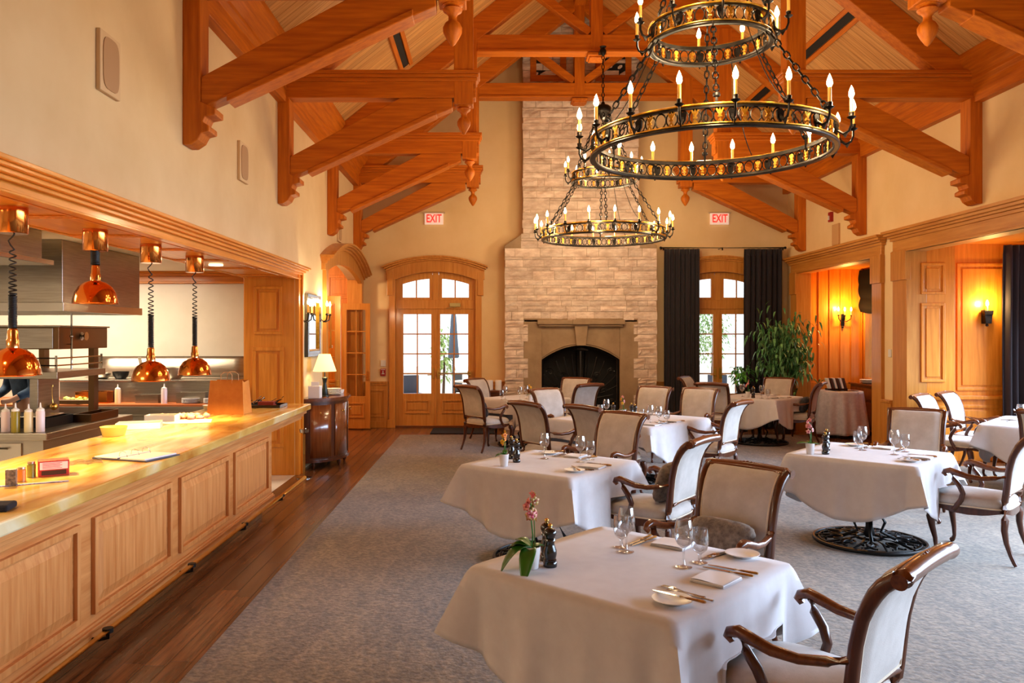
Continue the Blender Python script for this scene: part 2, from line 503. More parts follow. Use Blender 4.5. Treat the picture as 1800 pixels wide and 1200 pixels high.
def make_truss():
    r = empty('roof_truss')
    tag(r, 'nearest timber hammer-beam truss, its posts cut by the top of the photo', 'roof truss', 'timber roof trusses')
    truss_side(-1, r); truss_side(1, r)
    a = 1.80
    b = MB(); b.box(XC-a, XC+a, -.09, .09, 6.02, 6.26); b.box(XC-a, XC+a, -.115, .115, 5.99, 6.03)
    b.build('collar_beam', BEAM('x'), r, bevel=.008)
    b = MB(); b.box(XC-.09, XC+.09, -.1, .1, 5.97, RIDGE-.1); b.box(XC-.14, XC+.14, -.15, .15, 5.93, 5.975); b.box(XC-.11, XC+.11, -.12, .12, 5.90, 5.94)
    b.build('king_post', BEAM('z'), r, bevel=.008)
    b = MB()
    for s in (-1, 1):
        b.beam((XC+s*.1, 0, 6.3), (XC+s*1.0, 0, RIDGE-SL*1.0-.2), .12, .16, up=(0, 1, 0))
    b.build('strut', BEAM('x'), r, bevel=.006)
    return r
t0 = make_truss()
labs = ['nearest timber hammer-beam truss, its posts cut by the top of the photo',
        'second timber truss from the front with full hammer beams left and right',
        'third timber truss from the front, between the two chandeliers and the chimney',
        'farthest timber truss, standing right in front of the stone chimney']
for y, l in zip(TY, labs): inst(t0, (0, y, 0), 0, l)

# ------------------------------------------------------------------ wainscot and panelling
def raised(b, axis, at, u0, u1, z0, z1, d=.018, depth=1, fr=.03):
    """a moulded frame and raised field on a plane. axis 'y': plane y=at facing -y (u=x); axis 'x': plane x=at facing sign depth"""
    def bx(ua, ub, za, zb, t):
        if axis == 'y': b.box(ua, ub, at-t, at+.001, za, zb)
        else:
            x0, x1 = sorted((at-.001*depth, at+depth*t)); b.box(x0, x1, ua, ub, za, zb)
    bx(u0, u1, z1-fr, z1, d); bx(u0, u1, z0, z0+fr, d); bx(u0, u0+fr, z0+fr, z1-fr, d); bx(u1-fr, u1, z0+fr, z1-fr, d)
    i = fr+.035
    if u1-u0 > 2*i+.03: bx(u0+i, u1-i, z0+i, z1-i, d*.7)
def wains(x0, x1, panels):
    b = MB()
    b.box(x0, x1, YB-.03, YB+.01, 0, .84); b.box(x0, x1, YB-.06, YB+.01, .84, .875); b.box(x0, x1, YB-.045, YB+.01, .80, .84)
    b.box(x0, x1, YB-.05, YB+.01, 0, .12)
    for p in panels: raised(b, 'y', YB-.03, p[0], p[1], .2, .72)
    trim(b, OAK('z'))
wains(XL, -1.92, [(-2.36, -1.98)])
wains(-.10, .33, [(-.05, .29)])
wains(3.10, 3.46, [(3.16, 3.4)])
wains(5.24, XR, [(5.3, 5.6)])

# ------------------------------------------------------------------ arched french doors in the gable
def french_door(cx, name, tmb):
    """arched casing is structure; returns the empty"""
    hw = .76; yf = YB
    r = struct(empty(name, (cx, 0, 0)))
    # casing + arched header + crown
    b = MB()
    for s in (-1, 1):
        x0, x1 = sorted((s*.76, s*.875)); b.box(x0, x1, yf-.05, yf+.05, 0, 2.95)
        x0, x1 = sorted((s*.76, s*.80)); b.box(x0, x1, yf-.05, yf+.25, 0, 2.95)
        x0, x1 = sorted((s*.80, s*.91)); b.box(x0, x1, yf-.075, yf, 2.50, 2.95); b.box(x0, x1, yf-.065, yf, 0, .16)
    up = arc(-.93, .93, 2.97, .20); lo = arc(-.76, .76, 2.80, .15)
    b.prism([(-.93, 2.80)] + up + [(.93, 2.80)] + lo[::-1], 'y', yf-.06, yf+.06)
    b.build('casing', tmb, r, bevel=.005)
    b = MB()
    for k, (dz, dy, h) in enumerate(((0, .10, .035), (.03, .14, .035), (.06, .17, .03))):
        A = arc(-.93-k*.03, .93+k*.03, 2.96+dz, .20); B2 = [(x, z+h) for x, z in A]
        b.prism(A+B2[::-1], 'y', yf-dy, yf+.01)
    b.build('crown', tmb, r, bevel=.003)
    # frame: mullion, transom bar
    b = MB(); y0, y1 = yf+.06, yf+.14
    b.box(-.055, .055, y0, y1, 2.42, 2.98); b.box(-.76, .76, y0-.02, y1, 2.25, 2.42); b.box(-.76, -.70, y0, y1, 0, 2.9); b.box(.70, .76, y0, y1, 0, 2.9)
    for s in (-1, 1):       # arched lights of the transom
        x0, x1 = sorted((s*.055, s*.70)); lo = arc(-.70, .70, 2.70, .13, 20)
        seg = [p for p in lo if x0-.001 <= p[0] <= x1+.001]
        b.prism([(x0, 2.98), (x1, 2.98)] + seg[::-1], 'y', y0+.01, y1-.01)
        b.box(s*.37-.013, s*.37+.013, y0+.03, y1-.03, 2.42, 2.86)
        a0, a1 = sorted((s*.055, s*.12)); b.box(a0, a1, y0+.01, y1-.01, 2.42, 2.9)
        a0, a1 = sorted((s*.63, s*.70)); b.box(a0, a1, y0+.01, y1-.01, 2.42, 2.9)
    b.box(-.7, .7, y0+.01, y1-.01, 2.42, 2.47)
    b.build('transom_frame', tmb, r, bevel=.004)
    MB().box(-.76, .76, yf, yf+.25, 0, .03).build('threshold', MAHOGX, r)
    MB().box(-.02, .02, y0-.012, y0, .03, 2.25).build('astragal', tmb, r)
    MB().box(-.7, .7, y0+.04, y0+.045, 2.44, 2.96).build('transom_pane', PANE, r)
    for s in (-1, 1):
        lf = MB(); a, c = (.001, .702) if s > 0 else (-.702, -.001)
        lf.box(a, a+.085, y0, y1-.03, 0.02, 2.25); lf.box(c-.085, c, y0, y1-.03, .02, 2.25)
        lf.box(a, c, y0, y1-.03, 2.15, 2.25); lf.box(a, c, y0, y1-.03, .02, .64)
        raised(lf, 'y', y0, a+.11, c-.11, .26, .52, fr=.03)
        for k in range(1, 5):
            z = .64 + k*(1.51)/4
            if k < 4: lf.box(a+.08, c-.08, y0+.012, y0+.036, z-.012, z+.012)
        mx = (a+c)/2; lf.box(mx-.012, mx+.012, y0+.012, y0+.036, .64, 2.15)
        leaf = lf.build('door_leaf', tmb, r, bevel=.003)
        MB().box(a+.08, c-.08, y0+.024, y0+.028, .64, 2.15).build('pane', PANE, leaf)
        hb = MB(); hx = a+.05 if s > 0 else c-.05
        hb.tube([(hx, y0-.045, 1.0), (hx+s*.02, y0-.05, 1.0), (hx+s*.10, y0-.045, .995)], .009)
        hb.box(hx-.018, hx+.018, y0-.008, y0, .93, 1.12); hb.tube([(hx, y0-.05, 1.0), (hx, y0, 1.0)], .01)
        hb.build('handle', BRASS, leaf, smooth=40)
    return r
d1 = french_door(-1.02, 'door_1', OAK('z'))
b = MB(); b.tube([(.06, YB+.01, 1.03), (.66, YB+.01, 1.03)], .014); b.box(.03, .09, YB+.0, YB+.06, .99, 1.07); b.box(.61, .67, YB+.0, YB+.06, .99, 1.07)
b.build('push_bar', BRASS, d1, smooth=40)
b = MB(); b.box(.27, .47, YB+.0, YB+.06, 2.29, 2.36); b.tube([(.37, YB-.01, 2.28), (.30, YB-.10, 2.27), (.2, YB, 2.26)], .008)
b.build('door_closer', mat('closer', '#b9a56c', .4, .7), d1, bevel=.004)
french_door(4.35, 'window_1', OAK('z'))

# thermostat, alarm pull, exit signs, speakers, strobe
def wallthing(name, bld, m, label, cat, group=None, bevel=.003, parent=None):
    return tag(bld.build(name, m, bevel=bevel), label, cat, group)
tag(MB().box(-2.055, -1.965, YB-.025, YB+.0, 1.16, 1.28).build('wall_switch', WHITEP, bevel=.004), 'white switch plate on the wall above the red alarm pull', 'switch')
al = empty('fire_alarm_pull', (-2.01, YB, 1.05)); tag(al, 'small red fire alarm pull station on the back wall above panelling', 'fire alarm')
MB().box(-.05, .05, -.04, 0, -.07, .07).build('housing', REDP, al, bevel=.006)
b = MB(); b.box(-.025, .025, -.052, -.04, -.035, -.02); b.box(-.007, .007, -.052, -.04, -.02, .03); b.build('pull_handle', WHITEP, al)
b = MB(); b.box(-.04, .04, -.044, -.04, .045, .055); b.build('stripe', WHITEP, al)

def text_mesh(txt, size, m, name, parent, loc, rot, sx=1.0, ext=.002):
    cu = bpy.data.curves.new(name, 'FONT'); cu.body = txt; cu.size = size; cu.extrude = ext
    cu.align_x = 'CENTER'; cu.align_y = 'CENTER'; cu.offset = size*.018
    t = bpy.data.objects.new(name+'_tmp', cu); COL.objects.link(t)
    dg = bpy.context.evaluated_depsgraph_get(); dg.update()
    me = bpy.data.meshes.new_from_object(t.evaluated_get(dg))
    bpy.data.objects.remove(t)
    me.materials.clear(); me.materials.append(m)
    o = bpy.data.objects.new(name, me); COL.objects.link(o); o.parent = parent
    o.location = loc; o.rotation_euler = rot; o.scale = (sx, 1, 1)
    return o
EXRED = mat('exit_red', '#e01818', .4, emit=1.4, emcol='#ff2a1a')
def exit_sign(px, label):
    x = (px-860)*YB/1390
    r = empty('exit_sign', (x, YB, 3.95)); tag(r, label, 'exit sign', 'exit signs')
    MB().box(-.175, .175, -.05, 0, -.105, .105).build('sign_box', mat('exit_face', '#e8dcd0', .4, emit=.35, emcol='#ffd8c8'), r, bevel=.005)
    MB().box(-.205, .205, -.075, 0, .105, .125).build('canopy', mat('exit_cap', '#c8b090', .4), r, bevel=.003)
    text_mesh('EXIT', .215, EXRED, 'letters', r, (0, -.053, 0), (PI/2, 0, 0), .66)
exit_sign(763, 'lit EXIT sign on the back wall above the arched garden door')
exit_sign(1264, 'lit EXIT sign on the back wall above the dark curtains')
def speaker(y0, z0, label):
    r = empty('wall_speaker', (XL, y0, z0)); tag(r, label, 'speaker', 'wall speakers')
    MB().box(0, .03, 0, .27, 0, .38).build('frame', mat('speaker_frame', '#d8b78a', .7), r, bevel=.006)
    P = []
    for k in range(24):
        a = 2*PI*k/24; ca, sa = math.cos(a), math.sin(a)
        P.append((.135+.105*abs(ca)**.5*(1 if ca > 0 else -1), .19+.165*abs(sa)**.5*(1 if sa > 0 else -1)))
    MB().prism(P, 'x', .028, .036).build('grille', mat('speaker_grille', '#b58e66', .9), r)
speaker(4.88, 3.27, 'large cream speaker panel high on the left wall, nearest of three')
speaker(7.62, 3.25, 'middle cream speaker panel on left wall between two truss posts')
speaker(12.6, 3.25, 'farthest cream speaker panel high on left wall above arched doorway')
r = empty('alarm_strobe', (XR, 13.05, 3.70)); tag(r, 'small red alarm strobe high on the right wall', 'alarm strobe')
MB().box(-.05, 0, -.05, .05, -.08, .08).build('housing', REDP, r, bevel=.005)
MB().box(-.07, -.05, -.02, .02, -.05, .02).build('lens', WHITEP, r, bevel=.005)
tag(MB().box(XR-.03, XR, 12.75, 13.0, 3.22, 3.56).build('wall_speaker', mat('speaker_frame2', '#c99a66', .7), bevel=.006), 'tan speaker panel on the right wall below the red strobe', 'speaker', 'wall speakers')

# ------------------------------------------------------------------ fireplace
fp = empty('fireplace', (1.685, 0, 0)); tag(fp, 'tall pale stone fireplace and chimney with black iron doors', 'fireplace')
FY = 14.55
def ashlar(b, xa, xb, z0, z1, yf, avoid=None, left=None, right=None):
    z = z0
    while z < z1-.01:
        h = random.choice((.055, .075, .1, .13, .16)); h = min(h, z1-z)
        if z1-z-h < .04: h = z1-z
        zm = z+h/2
        xa_, xb_ = (left(zm) if left else xa), (right(zm) if right else xb)
        x = xa_ + random.uniform(-.012, .012)
        while x < xb_-.01:
            L = random.uniform(.12, .55)
            if xb_-x-L < .1: L = xb_-x+random.uniform(-.012, .012)
            segs = [(x, x+L)]
            if avoid:
                av = avoid(zm)
                if av:
                    o0, o1 = av; ns = []
                    for p, q in segs:
                        if q <= o0 or p >= o1: ns.append((p, q))
                        else:
                            if p < o0-.03: ns.append((p, o0))
                            if q > o1+.03: ns.append((o1, q))
                    segs = ns
            for p, q in segs:
                pr = random.uniform(0, .022)
                # rough split face: 3x2 grid front
                nx = max(2, int((q-p)/.09)); vs = []; g = .004
                for j in range(3):
                    for i in range(nx+1):
                        e = (i in (0, nx)) or (j in (0, 2))
                        vs.append((p+g+(q-p-2*g)*i/nx, yf-pr-(0 if e else random.uniform(.004, .022)), z+g+(h-2*g)*j/2))
                fs = [(j*(nx+1)+i, j*(nx+1)+i+1, (j+1)*(nx+1)+i+1, (j+1)*(nx+1)+i) for j in range(2) for i in range(nx)]
                n0 = len(vs)
                # skirt back
                rim = [i for i in range(nx+1)] + [(nx+1)+nx] + [2*(nx+1)+i for i in range(nx, -1, -1)] + [(nx+1)]
                for k in rim: vs.append((vs[k][0], yf+.02, vs[k][2]))
                m_ = len(rim)
                for k in range(m_): fs.append((rim[k], rim[(k+1) % m_], n0+(k+1) % m_, n0+k))
                b.add(vs, fs)
            x += L
        z += h
# opening avoid for lower part (surround ± .1 stepped)
def av(zm):
    if zm > 2.04: return None
    st = .10 if (int(zm/.35) % 2 == 0) else 0
    return (-1.05-st*.0-.0+ (0.08 if int(zm/.33) % 2 else 0), 1.05-(0.08 if int(zm/.33) % 2 else 0))
b = MB()
ashlar(b, -1.40, 1.40, 0, 3.35, FY, av)
sh = lambda z: -1.40 + (z-3.35)*1.0
ashlar(b, -1.07, 1.07, 3.62, RIDGE-.05, FY+.03, None, lambda z: -1.07, lambda z: 1.07)
ashlar(b, -1.1, 1.1, 3.35, 3.62, FY)
b.build('stone_facing', STONE, fp, smooth=None, merge=False)
b = MB(); b.box(-1.39, -1.04, FY+.01, YB+.05, 0, 2.06); b.box(1.04, 1.39, FY+.01, YB+.05, 0, 2.06)
b.box(-1.39, 1.39, FY+.01, YB+.05, 2.04, 3.35); b.box(-1.06, 1.06, FY+.04, YB+.05, 3.35, RIDGE-.05)
b.box(-1.05, 1.05, YB-.02, YB+.0, 0, 2.04)
b.build('chimney_core', mat('stone_core', '#c4ab90', .9), fp)
b = MB()
for s in (-1, 1):
    P = [(s*1.07, 3.35), (s*1.40, 3.35), (s*1.40, 3.40), (s*1.07, 3.62)]
    b = MB(); b.prism(P, 'y', FY+.0, YB)
    b.build('shoulder_cap', LIME, fp, bevel=.01)
# limestone surround with segmental arch
lo = arc(-.72, .72, 1.30, .26)
b = MB()
b.box(-1.05, -.72, FY-.0, FY+.4, 0, 2.0); b.box(.72, 1.05, FY-.0, FY+.4, 0, 2.0)
b.prism([(-.72, 2.0), (.72, 2.0)] + [(x, z) for x, z in lo[::-1]], 'y', FY+.02, FY+.4)
b.build('surround', LIME, fp, bevel=.006)
b = MB()
for k, (dz, dy) in enumerate(((.0, .005), (.03, -.01))):
    A = arc(-.72, .72, 1.30+dz, .26); b.prism(A + [(x, z+.018) for x, z in A[::-1]], 'y', FY+dy, FY+.03)
b.build('arch_moulding', LIME, fp, bevel=.003)
b = MB(); P = [(-.13, 2.0), (.13, 2.0), (.085, 1.56), (-.085, 1.56)]
b.prism(P, 'y', FY-.07, FY+.03); b.build('keystone', LIME, fp, bevel=.006)
b = MB(); b.box(-.80, .80, FY-.10, FY+.02, 1.95, 2.03); b.box(-.77, .77, FY-.06, FY+.02, 1.91, 1.95); b.box(-.16, .16, FY-.13, FY+.02, 1.945, 2.04)
b.box(-1.05, 1.05, FY-.015, FY+.02, 2.03, 2.06)
b.build('mantel', LIME, fp, bevel=.008)
b = MB(); b.box(-.9, .9, FY+.38, FY+.42, 0, 1.7); b.build('firebox_back', DARK, fp)
# iron doors with fan ribs and scrolls
for s in (-1, 1):
    b = MB()
    out = [(s*.02, .02), (s*.70, .02), (s*.70, 1.30)]
    A = [(x, z) for x, z in arc(-.70, .70, 1.30, .25) if (x*s) >= .02]
    A = A if s > 0 else A[::-1]
    A = sorted(A, key=lambda p: -abs(p[0]))
    loop = [(s*.02, .03), (s*.70, .03)] + A
    b.tube([(p[0], FY+.08, p[1]) for p in loop], .022, 6, closed=True)
    for k in range(7):
        a = math.radians(8+k*12); L = 1.0
        pts = []
        for t in range(7):
            u = t/6; pts.append((s*(.05+math.sin(a)*u*.75*(1+.15*math.sin(u*PI))), FY+.09, .55+math.cos(a)*u*.85))
        pts = [p for p in pts if abs(p[0]) < .68 and p[2] < 1.28+.2*(1-(p[0]/.7)**2)]
        if len(pts) > 2: b.tube(pts, .011, 5)
    for cx, cz, rr in ((.42, .72, .11), (.42, .3, .13), (.2, .35, .1), (.56, 1.08, .07), (.3, 1.0, .07), (.58, .52, .06)):
        sp = []
        for t in range(22):
            a = t*.45; q = rr*(1-t/26); sp.append((s*cx+q*math.cos(a)*s, FY+.08, cz+q*math.sin(a)))
        b.tube(sp, .011, 5)
    b.build('iron_door', BLACKIRON, fp, smooth=50)
b = MB(); b.tube([(0, FY+.05, .05), (0, FY+.05, 1.5)], [.016, .014], 8); b.tube([(-.14, FY+.06, 1.47), (0, FY+.03, 1.50), (.14, FY+.06, 1.47)], [.012, .035, .012], 8)
b.build('centre_post', mat('iron_light', '#3a3634', .45, .7), fp, smooth=50)
# wood framed vents in the stack
for s in (-1, 1):
    b = MB(); cx = s*.60; z0, z1 = 6.42, 7.05
    y = FY-.02
    b.box(cx-.33, cx-.22, y, y+.06, z0, z1); b.box(cx+.22, cx+.33, y, y+.06, z0, z1); b.box(cx-.22, cx+.22, y, y+.06, z0, z0+.11); b.box(cx-.22, cx+.22, y, y+.06, z1-.11, z1)
    v = b.build('vent', BEAM('x'), fp, bevel=.006)
    MB().box(cx-.22, cx+.22, y+.04, y+.05, z0+.1, z1-.1).build('opening', DARK, v)

# ------------------------------------------------------------------ curtains
def curtain(name, xa, xb, y, z0, z1, label, group, folds=7, axis='x', narrow=.0):
    b = MB()
    def f(u, v):
        x = xa + (xb-xa)*u
        cx = (xa+xb)/2
        x = cx + (x-cx)*(1-narrow*math.sin(v*PI)*.5)
        d = .035*math.sin(u*folds*2*PI + .6*math.sin(v*3)) + .012*math.sin(u*23+v*2)
        z = z0 + (z1-z0)*v
        if v > .97: d *= .4
        return (x, y+d, z) if axis == 'x' else (y+d, x, z)
    b.grid(f, 90, 24)
    return tag(b.build(name, CURTAIN, smooth=80, solid=.012), label, 'curtain', group)
yc = YB-.25
curtain('curtain', 3.27, 3.92, yc, .03, 3.36, 'dark floor-length curtain left of the far glazed door', 'dark curtains at the far glazed door')
curtain('curtain', 4.76, 5.46, yc, .03, 3.36, 'dark floor-length curtain right of the far glazed door behind the plant', 'dark curtains at the far glazed door')
r = empty('curtain_rod', (0, yc, 3.38)); tag(r, 'thin black curtain rod over the far glazed door', 'curtain rod')
b = MB(); b.tube([(3.2, 0, 0), (5.52, 0, 0)], .013); b.ball((3.2, 0, 0), .025); b.ball((5.52, 0, 0), .025); b.build('rod', BLACKIRON, r, smooth=50)
for x in (3.25, 4.35, 5.48):
    b = MB(); b.tube([(x, 0, 0), (x, .25, 0)], .01); b.tube([(x, .005, 0), (x, -.0, -.045)], .012)
    b.build('bracket', BLACKIRON, r)

# ------------------------------------------------------------------ right alcove + bay
def header(yA, yB_, z0, z1, label=None):
    """wood header + crown along the right wall between yA<yB_"""
    b = MB()
    b.box(XR-.05, XR+T, yA, yB_, z0, z1-.13)
    for k, (dx, za, zb) in enumerate(((.07, z1-.14, z1-.10), (.10, z1-.10, z1-.07), (.14, z1-.07, z1-.035), (.17, z1-.035, z1))):
        b.box(XR-dx, XR, yA-dx*.6, yB_+dx*.6, za, zb)
    b.box(XR-.065, XR, yA, yB_, z0, z0+.03)
    trim(b, OAK('y'))
def jambs(ys, z1):
    for y0, y1 in ys:
        b = MB(); b.box(XR-.05, XR+T, y0, y1, 0, z1); b.box(XR-.075, XR, y0-.01, y1+.01, 2.5, z1); b.box(XR-.065, XR, y0-.01, y1+.01, 0, .16)
        trim(b, OAK('z'))
header(11.32, 14.72, 2.88, 3.18); jambs([(11.32, 11.60), (14.45, 14.72)], 2.9)
header(-2.5, 11.0, 2.88, 3.19); jambs([(10.63, 11.0), (-2.5, -2.2)], 2.9)
# alcove shell
AX = 6.92
b = MB(); b.box(XR+T, AX+.1, 14.62, 14.8, 0, 3.0)
for k in range(6):
    x = XR+.22+k*.2; b.box(x, x+.012, 14.60, 14.62, 0, 3.0)
b.box(XR+T, AX, 14.585, 14.62, 0, .88)
trim(b, HONEY('z'))
b = MB(); b.box(XR+T, AX+.1, 11.38, 11.55, 0, 3.0); trim(b, HONEY('z'))
b = MB(); b.box(XR+T, AX+.2, 11.4, 14.8, 2.97, 3.05); struct(b.build('ceiling_alcove', HONEY('y')))
b = MB()   # outer wall with window hole y 13.15..14.45 z .95..2.6
b.box(AX, AX+.2, 11.4, 13.27, 0, 3.0); b.box(AX, AX+.2, 14.57, 14.8, 0, 3.0); b.box(AX, AX+.2, 13.27, 14.57, 0, .9); b.box(AX, AX+.2, 13.27, 14.57, 2.65, 3.0)
struct(b.build('wall_alcove', HONEY('z')))
w2 = struct(empty('window_2', (AX, 13.92, 0)))
b = MB()
b.box(-.03, .12, -.65, -.58, .9, 2.65); b.box(-.03, .12, .58, .65, .9, 2.65); b.box(-.03, .12, -.65, .65, .9, .97); b.box(-.03, .12, -.65, .65, 2.58, 2.65); b.box(.02, .08, -.03, .03, .95, 2.6)
b.build('window_frame', OAK('z'), w2, bevel=.004)
MB().box(.05, .055, -.6, .6, .95, 2.6).build('pane', PANE, w2)
# roman shade
b = MB()
def rs(u, v):
    y = 13.15+1.42*u; z = 2.18+.76*v
    return (AX-.09-.05*abs(math.sin(v*3*PI))*(1-v)-.02*math.sin(u*4+v*5), y, z-.05*math.sin(u*PI)*(1-v))
b.grid(rs, 30, 30); tag(b.build('roman_shade', mat('shade_cloth', '#080607', .95, spec=.1), smooth=80, solid=.01), 'dark roman shade half drawn over the alcove window', 'window shade')

# bay shell
BX = 7.7
b = MB(); b.box(XR+T, 6.26, 10.63, 11.12, 0, 2.95); raised(b, 'y', 10.63, 5.80, 6.12, 2.3, 2.72, fr=.035); raised(b, 'y', 10.63, 5.80, 6.12, 1.12, 2.18, fr=.035); raised(b, 'y', 10.63, 5.80, 6.12, .2, .8, fr=.035)
b.box(XR+T, 6.27, 10.60, 10.63, .88, .93); b.box(XR+T, 6.27, 10.61, 10.63, 0, .12)
trim(b, HONEY('z'))
b = MB(); b.box(6.26, BX+.1, 11.0, 11.3, 0, 3.1); raised(b, 'y', 11.0, 6.50, 7.2, .98, 2.75, fr=.04); raised(b, 'y', 11.0, 6.50, 7.2, .2, .78, fr=.04)
b.box(6.26, BX, 10.96, 11.0, .86, .91); b.box(6.30, 6.42, 10.97, 11.0, 0, 3.0)
trim(b, HONEY('z'))
struct(MB().box(XR+T, BX+.3, -2.6, 11.3, 3.02, 3.12).build('ceiling_bay', HONEY('y')))
struct(MB().box(XR+T, BX+.3, -2.6, -2.4, 0, 3.1).build('wall_bay_front', HONEY('z')))
b = MB(); b.box(BX, BX+.2, -2.6, 11.3, 0, .35); b.box(BX, BX+.2, -2.6, 11.3, 2.75, 3.1)
for y in (-2.6, -.4, 1.6, 3.6, 5.6, 7.6, 10.4): b.box(BX, BX+.2, y, y+(.25 if y < 10 else .9), .35, 2.75)
struct(b.build('wall_bay', HONEY('z')))
for k, (ya, yb) in enumerate(((-2.35, -.4), (-.15, 1.6), (1.85, 3.6), (3.85, 5.6), (5.85, 7.6), (7.85, 10.4))):
    y = (ya+yb)/2; hw = (yb-ya)/2
    wn = struct(empty('window_%d' % (k+3), (BX+.1, y, 0)))
    b = MB(); b.box(-.04, .04, -hw, -hw+.07, .35, 2.75); b.box(-.04, .04, hw-.07, hw, .35, 2.75); b.box(-.04, .04, -hw, hw, .35, .43); b.box(-.04, .04, -hw, hw, 2.67, 2.75)
    b.box(-.02, .02, -.015, .015, .4, 2.7)
    for z in (.95, 1.5, 2.1): b.box(-.015, .015, -hw, hw, z, z+.018)
    b.build('window_frame', OAK('z'), wn)
    MB().box(-.003, .003, -hw, hw, .4, 2.7).build('pane', PANE, wn)
curtain('curtain', 7.02, 7.62, 10.78, .03, 2.98, 'dark blue-black curtain hanging in the right-hand bay beside the wall lamp', None, folds=6)
b = MB(); b.box(XR-.06, XR, 11.04, 11.30, 0, .80); b.box(XR-.075, XR, 11.04, 11.30, .80, .84); trim(b, OAK('z'))
tag(MB().box(XR-.012, XR, 11.12, 11.20, 1.44, 1.55).build('thermostat', WHITEP, bevel=.003), 'small white thermostat on the pier between alcove and bay', 'thermostat')

# ------------------------------------------------------------------ kitchen shell
KX = -3.07
b = MB(); b.box(KX, XL-.004, 9.885, 10.62, 0, 2.62)
raised(b, 'y', 9.885, KX+.13, XL-.16, 1.76, 2.36, fr=.035); raised(b, 'y', 9.885, KX+.11, XL-.14, .35, 1.60, fr=.045)
trim(b, HONEY('z'))
# casing round the hatch on the room side: vertical + header + crown
b = MB(); b.box(XL-.01, XL+.05, 9.89, 9.99, 0, 2.56); b.box(XL-.01, XL+.075, 9.99, 10.04, 0, 2.56); trim(b, HONEY('z'))
b = MB(); b.box(XL-.02, XL+.04, -3, 10.02, 2.455, 2.52); b.box(XL-.02, XL+.055, -3, 10.02, 2.452, 2.468)
for dx, za, zb in ((.07, 2.51, 2.535), (.10, 2.535, 2.56), (.13, 2.56, 2.58), (.155, 2.58, 2.605)): b.box(XL-.01, XL+dx, -3, 10.0+dx*.6, za, zb)
trim(b, HONEY('y'))
# soffit, coffered
b = MB(); b.box(KX-.02, XL-.0, -3, 9.89, 2.475, 2.60); y = -2.6
while y < 9.5:
    b.box(KX+.03, XL-.08, y, y+.02, 2.463, 2.476); b.box(KX+.03, XL-.08, y+.86, y+.88, 2.463, 2.476)
    b.box(KX+.03, KX+.05, y+.02, y+.86, 2.463, 2.476); b.box(XL-.10, XL-.08, y+.02, y+.86, 2.463, 2.476)
    y += .93
trim(b, HONEY('y'))
struct(MB().box(-9.1, KX, -3, 10.75, 2.60, 2.70).build('ceiling_kitchen', mat('kitchen_ceiling', '#f0e6d0', .8)))
struct(MB().box(-9.1, KX, 10.60, 10.75, 0, 2.62).build('wall_kitchen', MARBLE))
struct(MB().box(-9.3, -9.1, -3, 10.75, 0, 2.7).build('wall_kitchen_side', MARBLE))
struct(MB().box(-9.3, XL, -3.2, -3, 0, 2.7).build('wall_kitchen_front', MARBLE))
b = MB(); b.box(-9.1, KX, 10.54, 10.6, 2.44, 2.47); b.box(-9.1, KX, 10.57, 10.6, 2.47, 2.54); b.box(-9.1, KX, 10.50, 10.6, 2.54, 2.58); b.box(-9.1, KX, 10.46, 10.6, 2.57, 2.60); trim(b, HONEY('x'))

# passage behind the arched doorway
b = MB(); b.box(-5.4, XL-.0, 15.15, 15.35, 0, 3.1); raised(b, 'y', 15.15, -3.1, -2.6, 2.45, 2.9, fr=.05); raised(b, 'y', 15.15, -3.1, -2.6, .2, .9, fr=.05); trim(b, HONEY('z'))
b = MB(); b.box(-5.5, -5.3, 10.7, 15.3, 0, 3.1); trim(b, HONEY('z'))
b = MB(); b.box(-5.4, XL-T, 10.75, 10.9, 0, 3.1); trim(b, HONEY('z'))
struct(MB().box(-5.4, XL-.02, 10.7, 15.3, 3.08, 3.15).build('ceiling_passage', HONEY('y')))
point('passage_fill', (-3.6, 13.5, 2.7), 90, WARM, .1)  # added fill light without a fixture, brightens the passage behind the doorway

# arched casing of the left doorway
ac = struct(empty('door_2', (XL, 0, 0)))
b = MB()
b.box(-T, .06, 11.52, 11.66, 0, 2.78); b.box(-T, .06, 14.74, 14.88, 0, 2.78)
up = arc(11.44, 14.94, 2.80, .34); lo = arc(11.62, 14.78, 2.70, .20)
b.prism([(11.44, 2.70)] + up + [(14.94, 2.70)] + lo[::-1], 'x', -.02, .06)
b.build('casing', OAK('z'), ac, bevel=.005)
b = MB()
for k, (dx, dz, h) in enumerate(((.09, .0, .04), (.13, .035, .035), (.18, .065, .03), (.21, .09, .03))):
    A = arc(11.44-k*.03, 14.94+k*.02, 2.79+dz, .34); b.prism(A + [(y, z+h) for y, z in A[::-1]], 'x', 0, dx)
b.build('crown', OAK('y'), ac, bevel=.003)
def glazed_leaf(x0, x1, y, par, label):
    b = MB(); a, c = x0, x1; t = .045
    b.box(a, a+.085, y, y+t, .02, 2.34); b.box(c-.085, c, y, y+t, .02, 2.34); b.box(a, c, y, y+t, 2.22, 2.34); b.box(a, c, y, y+t, .02, .62)
    raised(b, 'y', y, a+.11, c-.11, .22, .50, fr=.025)
    for k in range(1, 4): b.box(a+.08, c-.08, y+.01, y+.03, .62+k*.4-.01, .62+k*.4+.01)
    m_ = (a+c)/2; b.box(m_-.008, m_+.008, y+.01, y+.03, .62, 2.22)
    o = b.build('door_leaf', OAK('z'), par, bevel=.003)
    MB().box(a+.08, c-.08, y+.018, y+.022, .62, 2.22).build('pane', PANE, o)
    h = MB(); h.tube([(c-.04, y-.04, .98), (c-.12, y-.045, .98)], .009); h.box(c-.06, c-.025, y-.008, y, .92, 1.08); h.build('handle', BRASS, o, smooth=40)
    return o
glazed_leaf(-.30, .22, 14.66, ac, '')
l2 = glazed_leaf(-.34, .20, 11.86, ac, '')
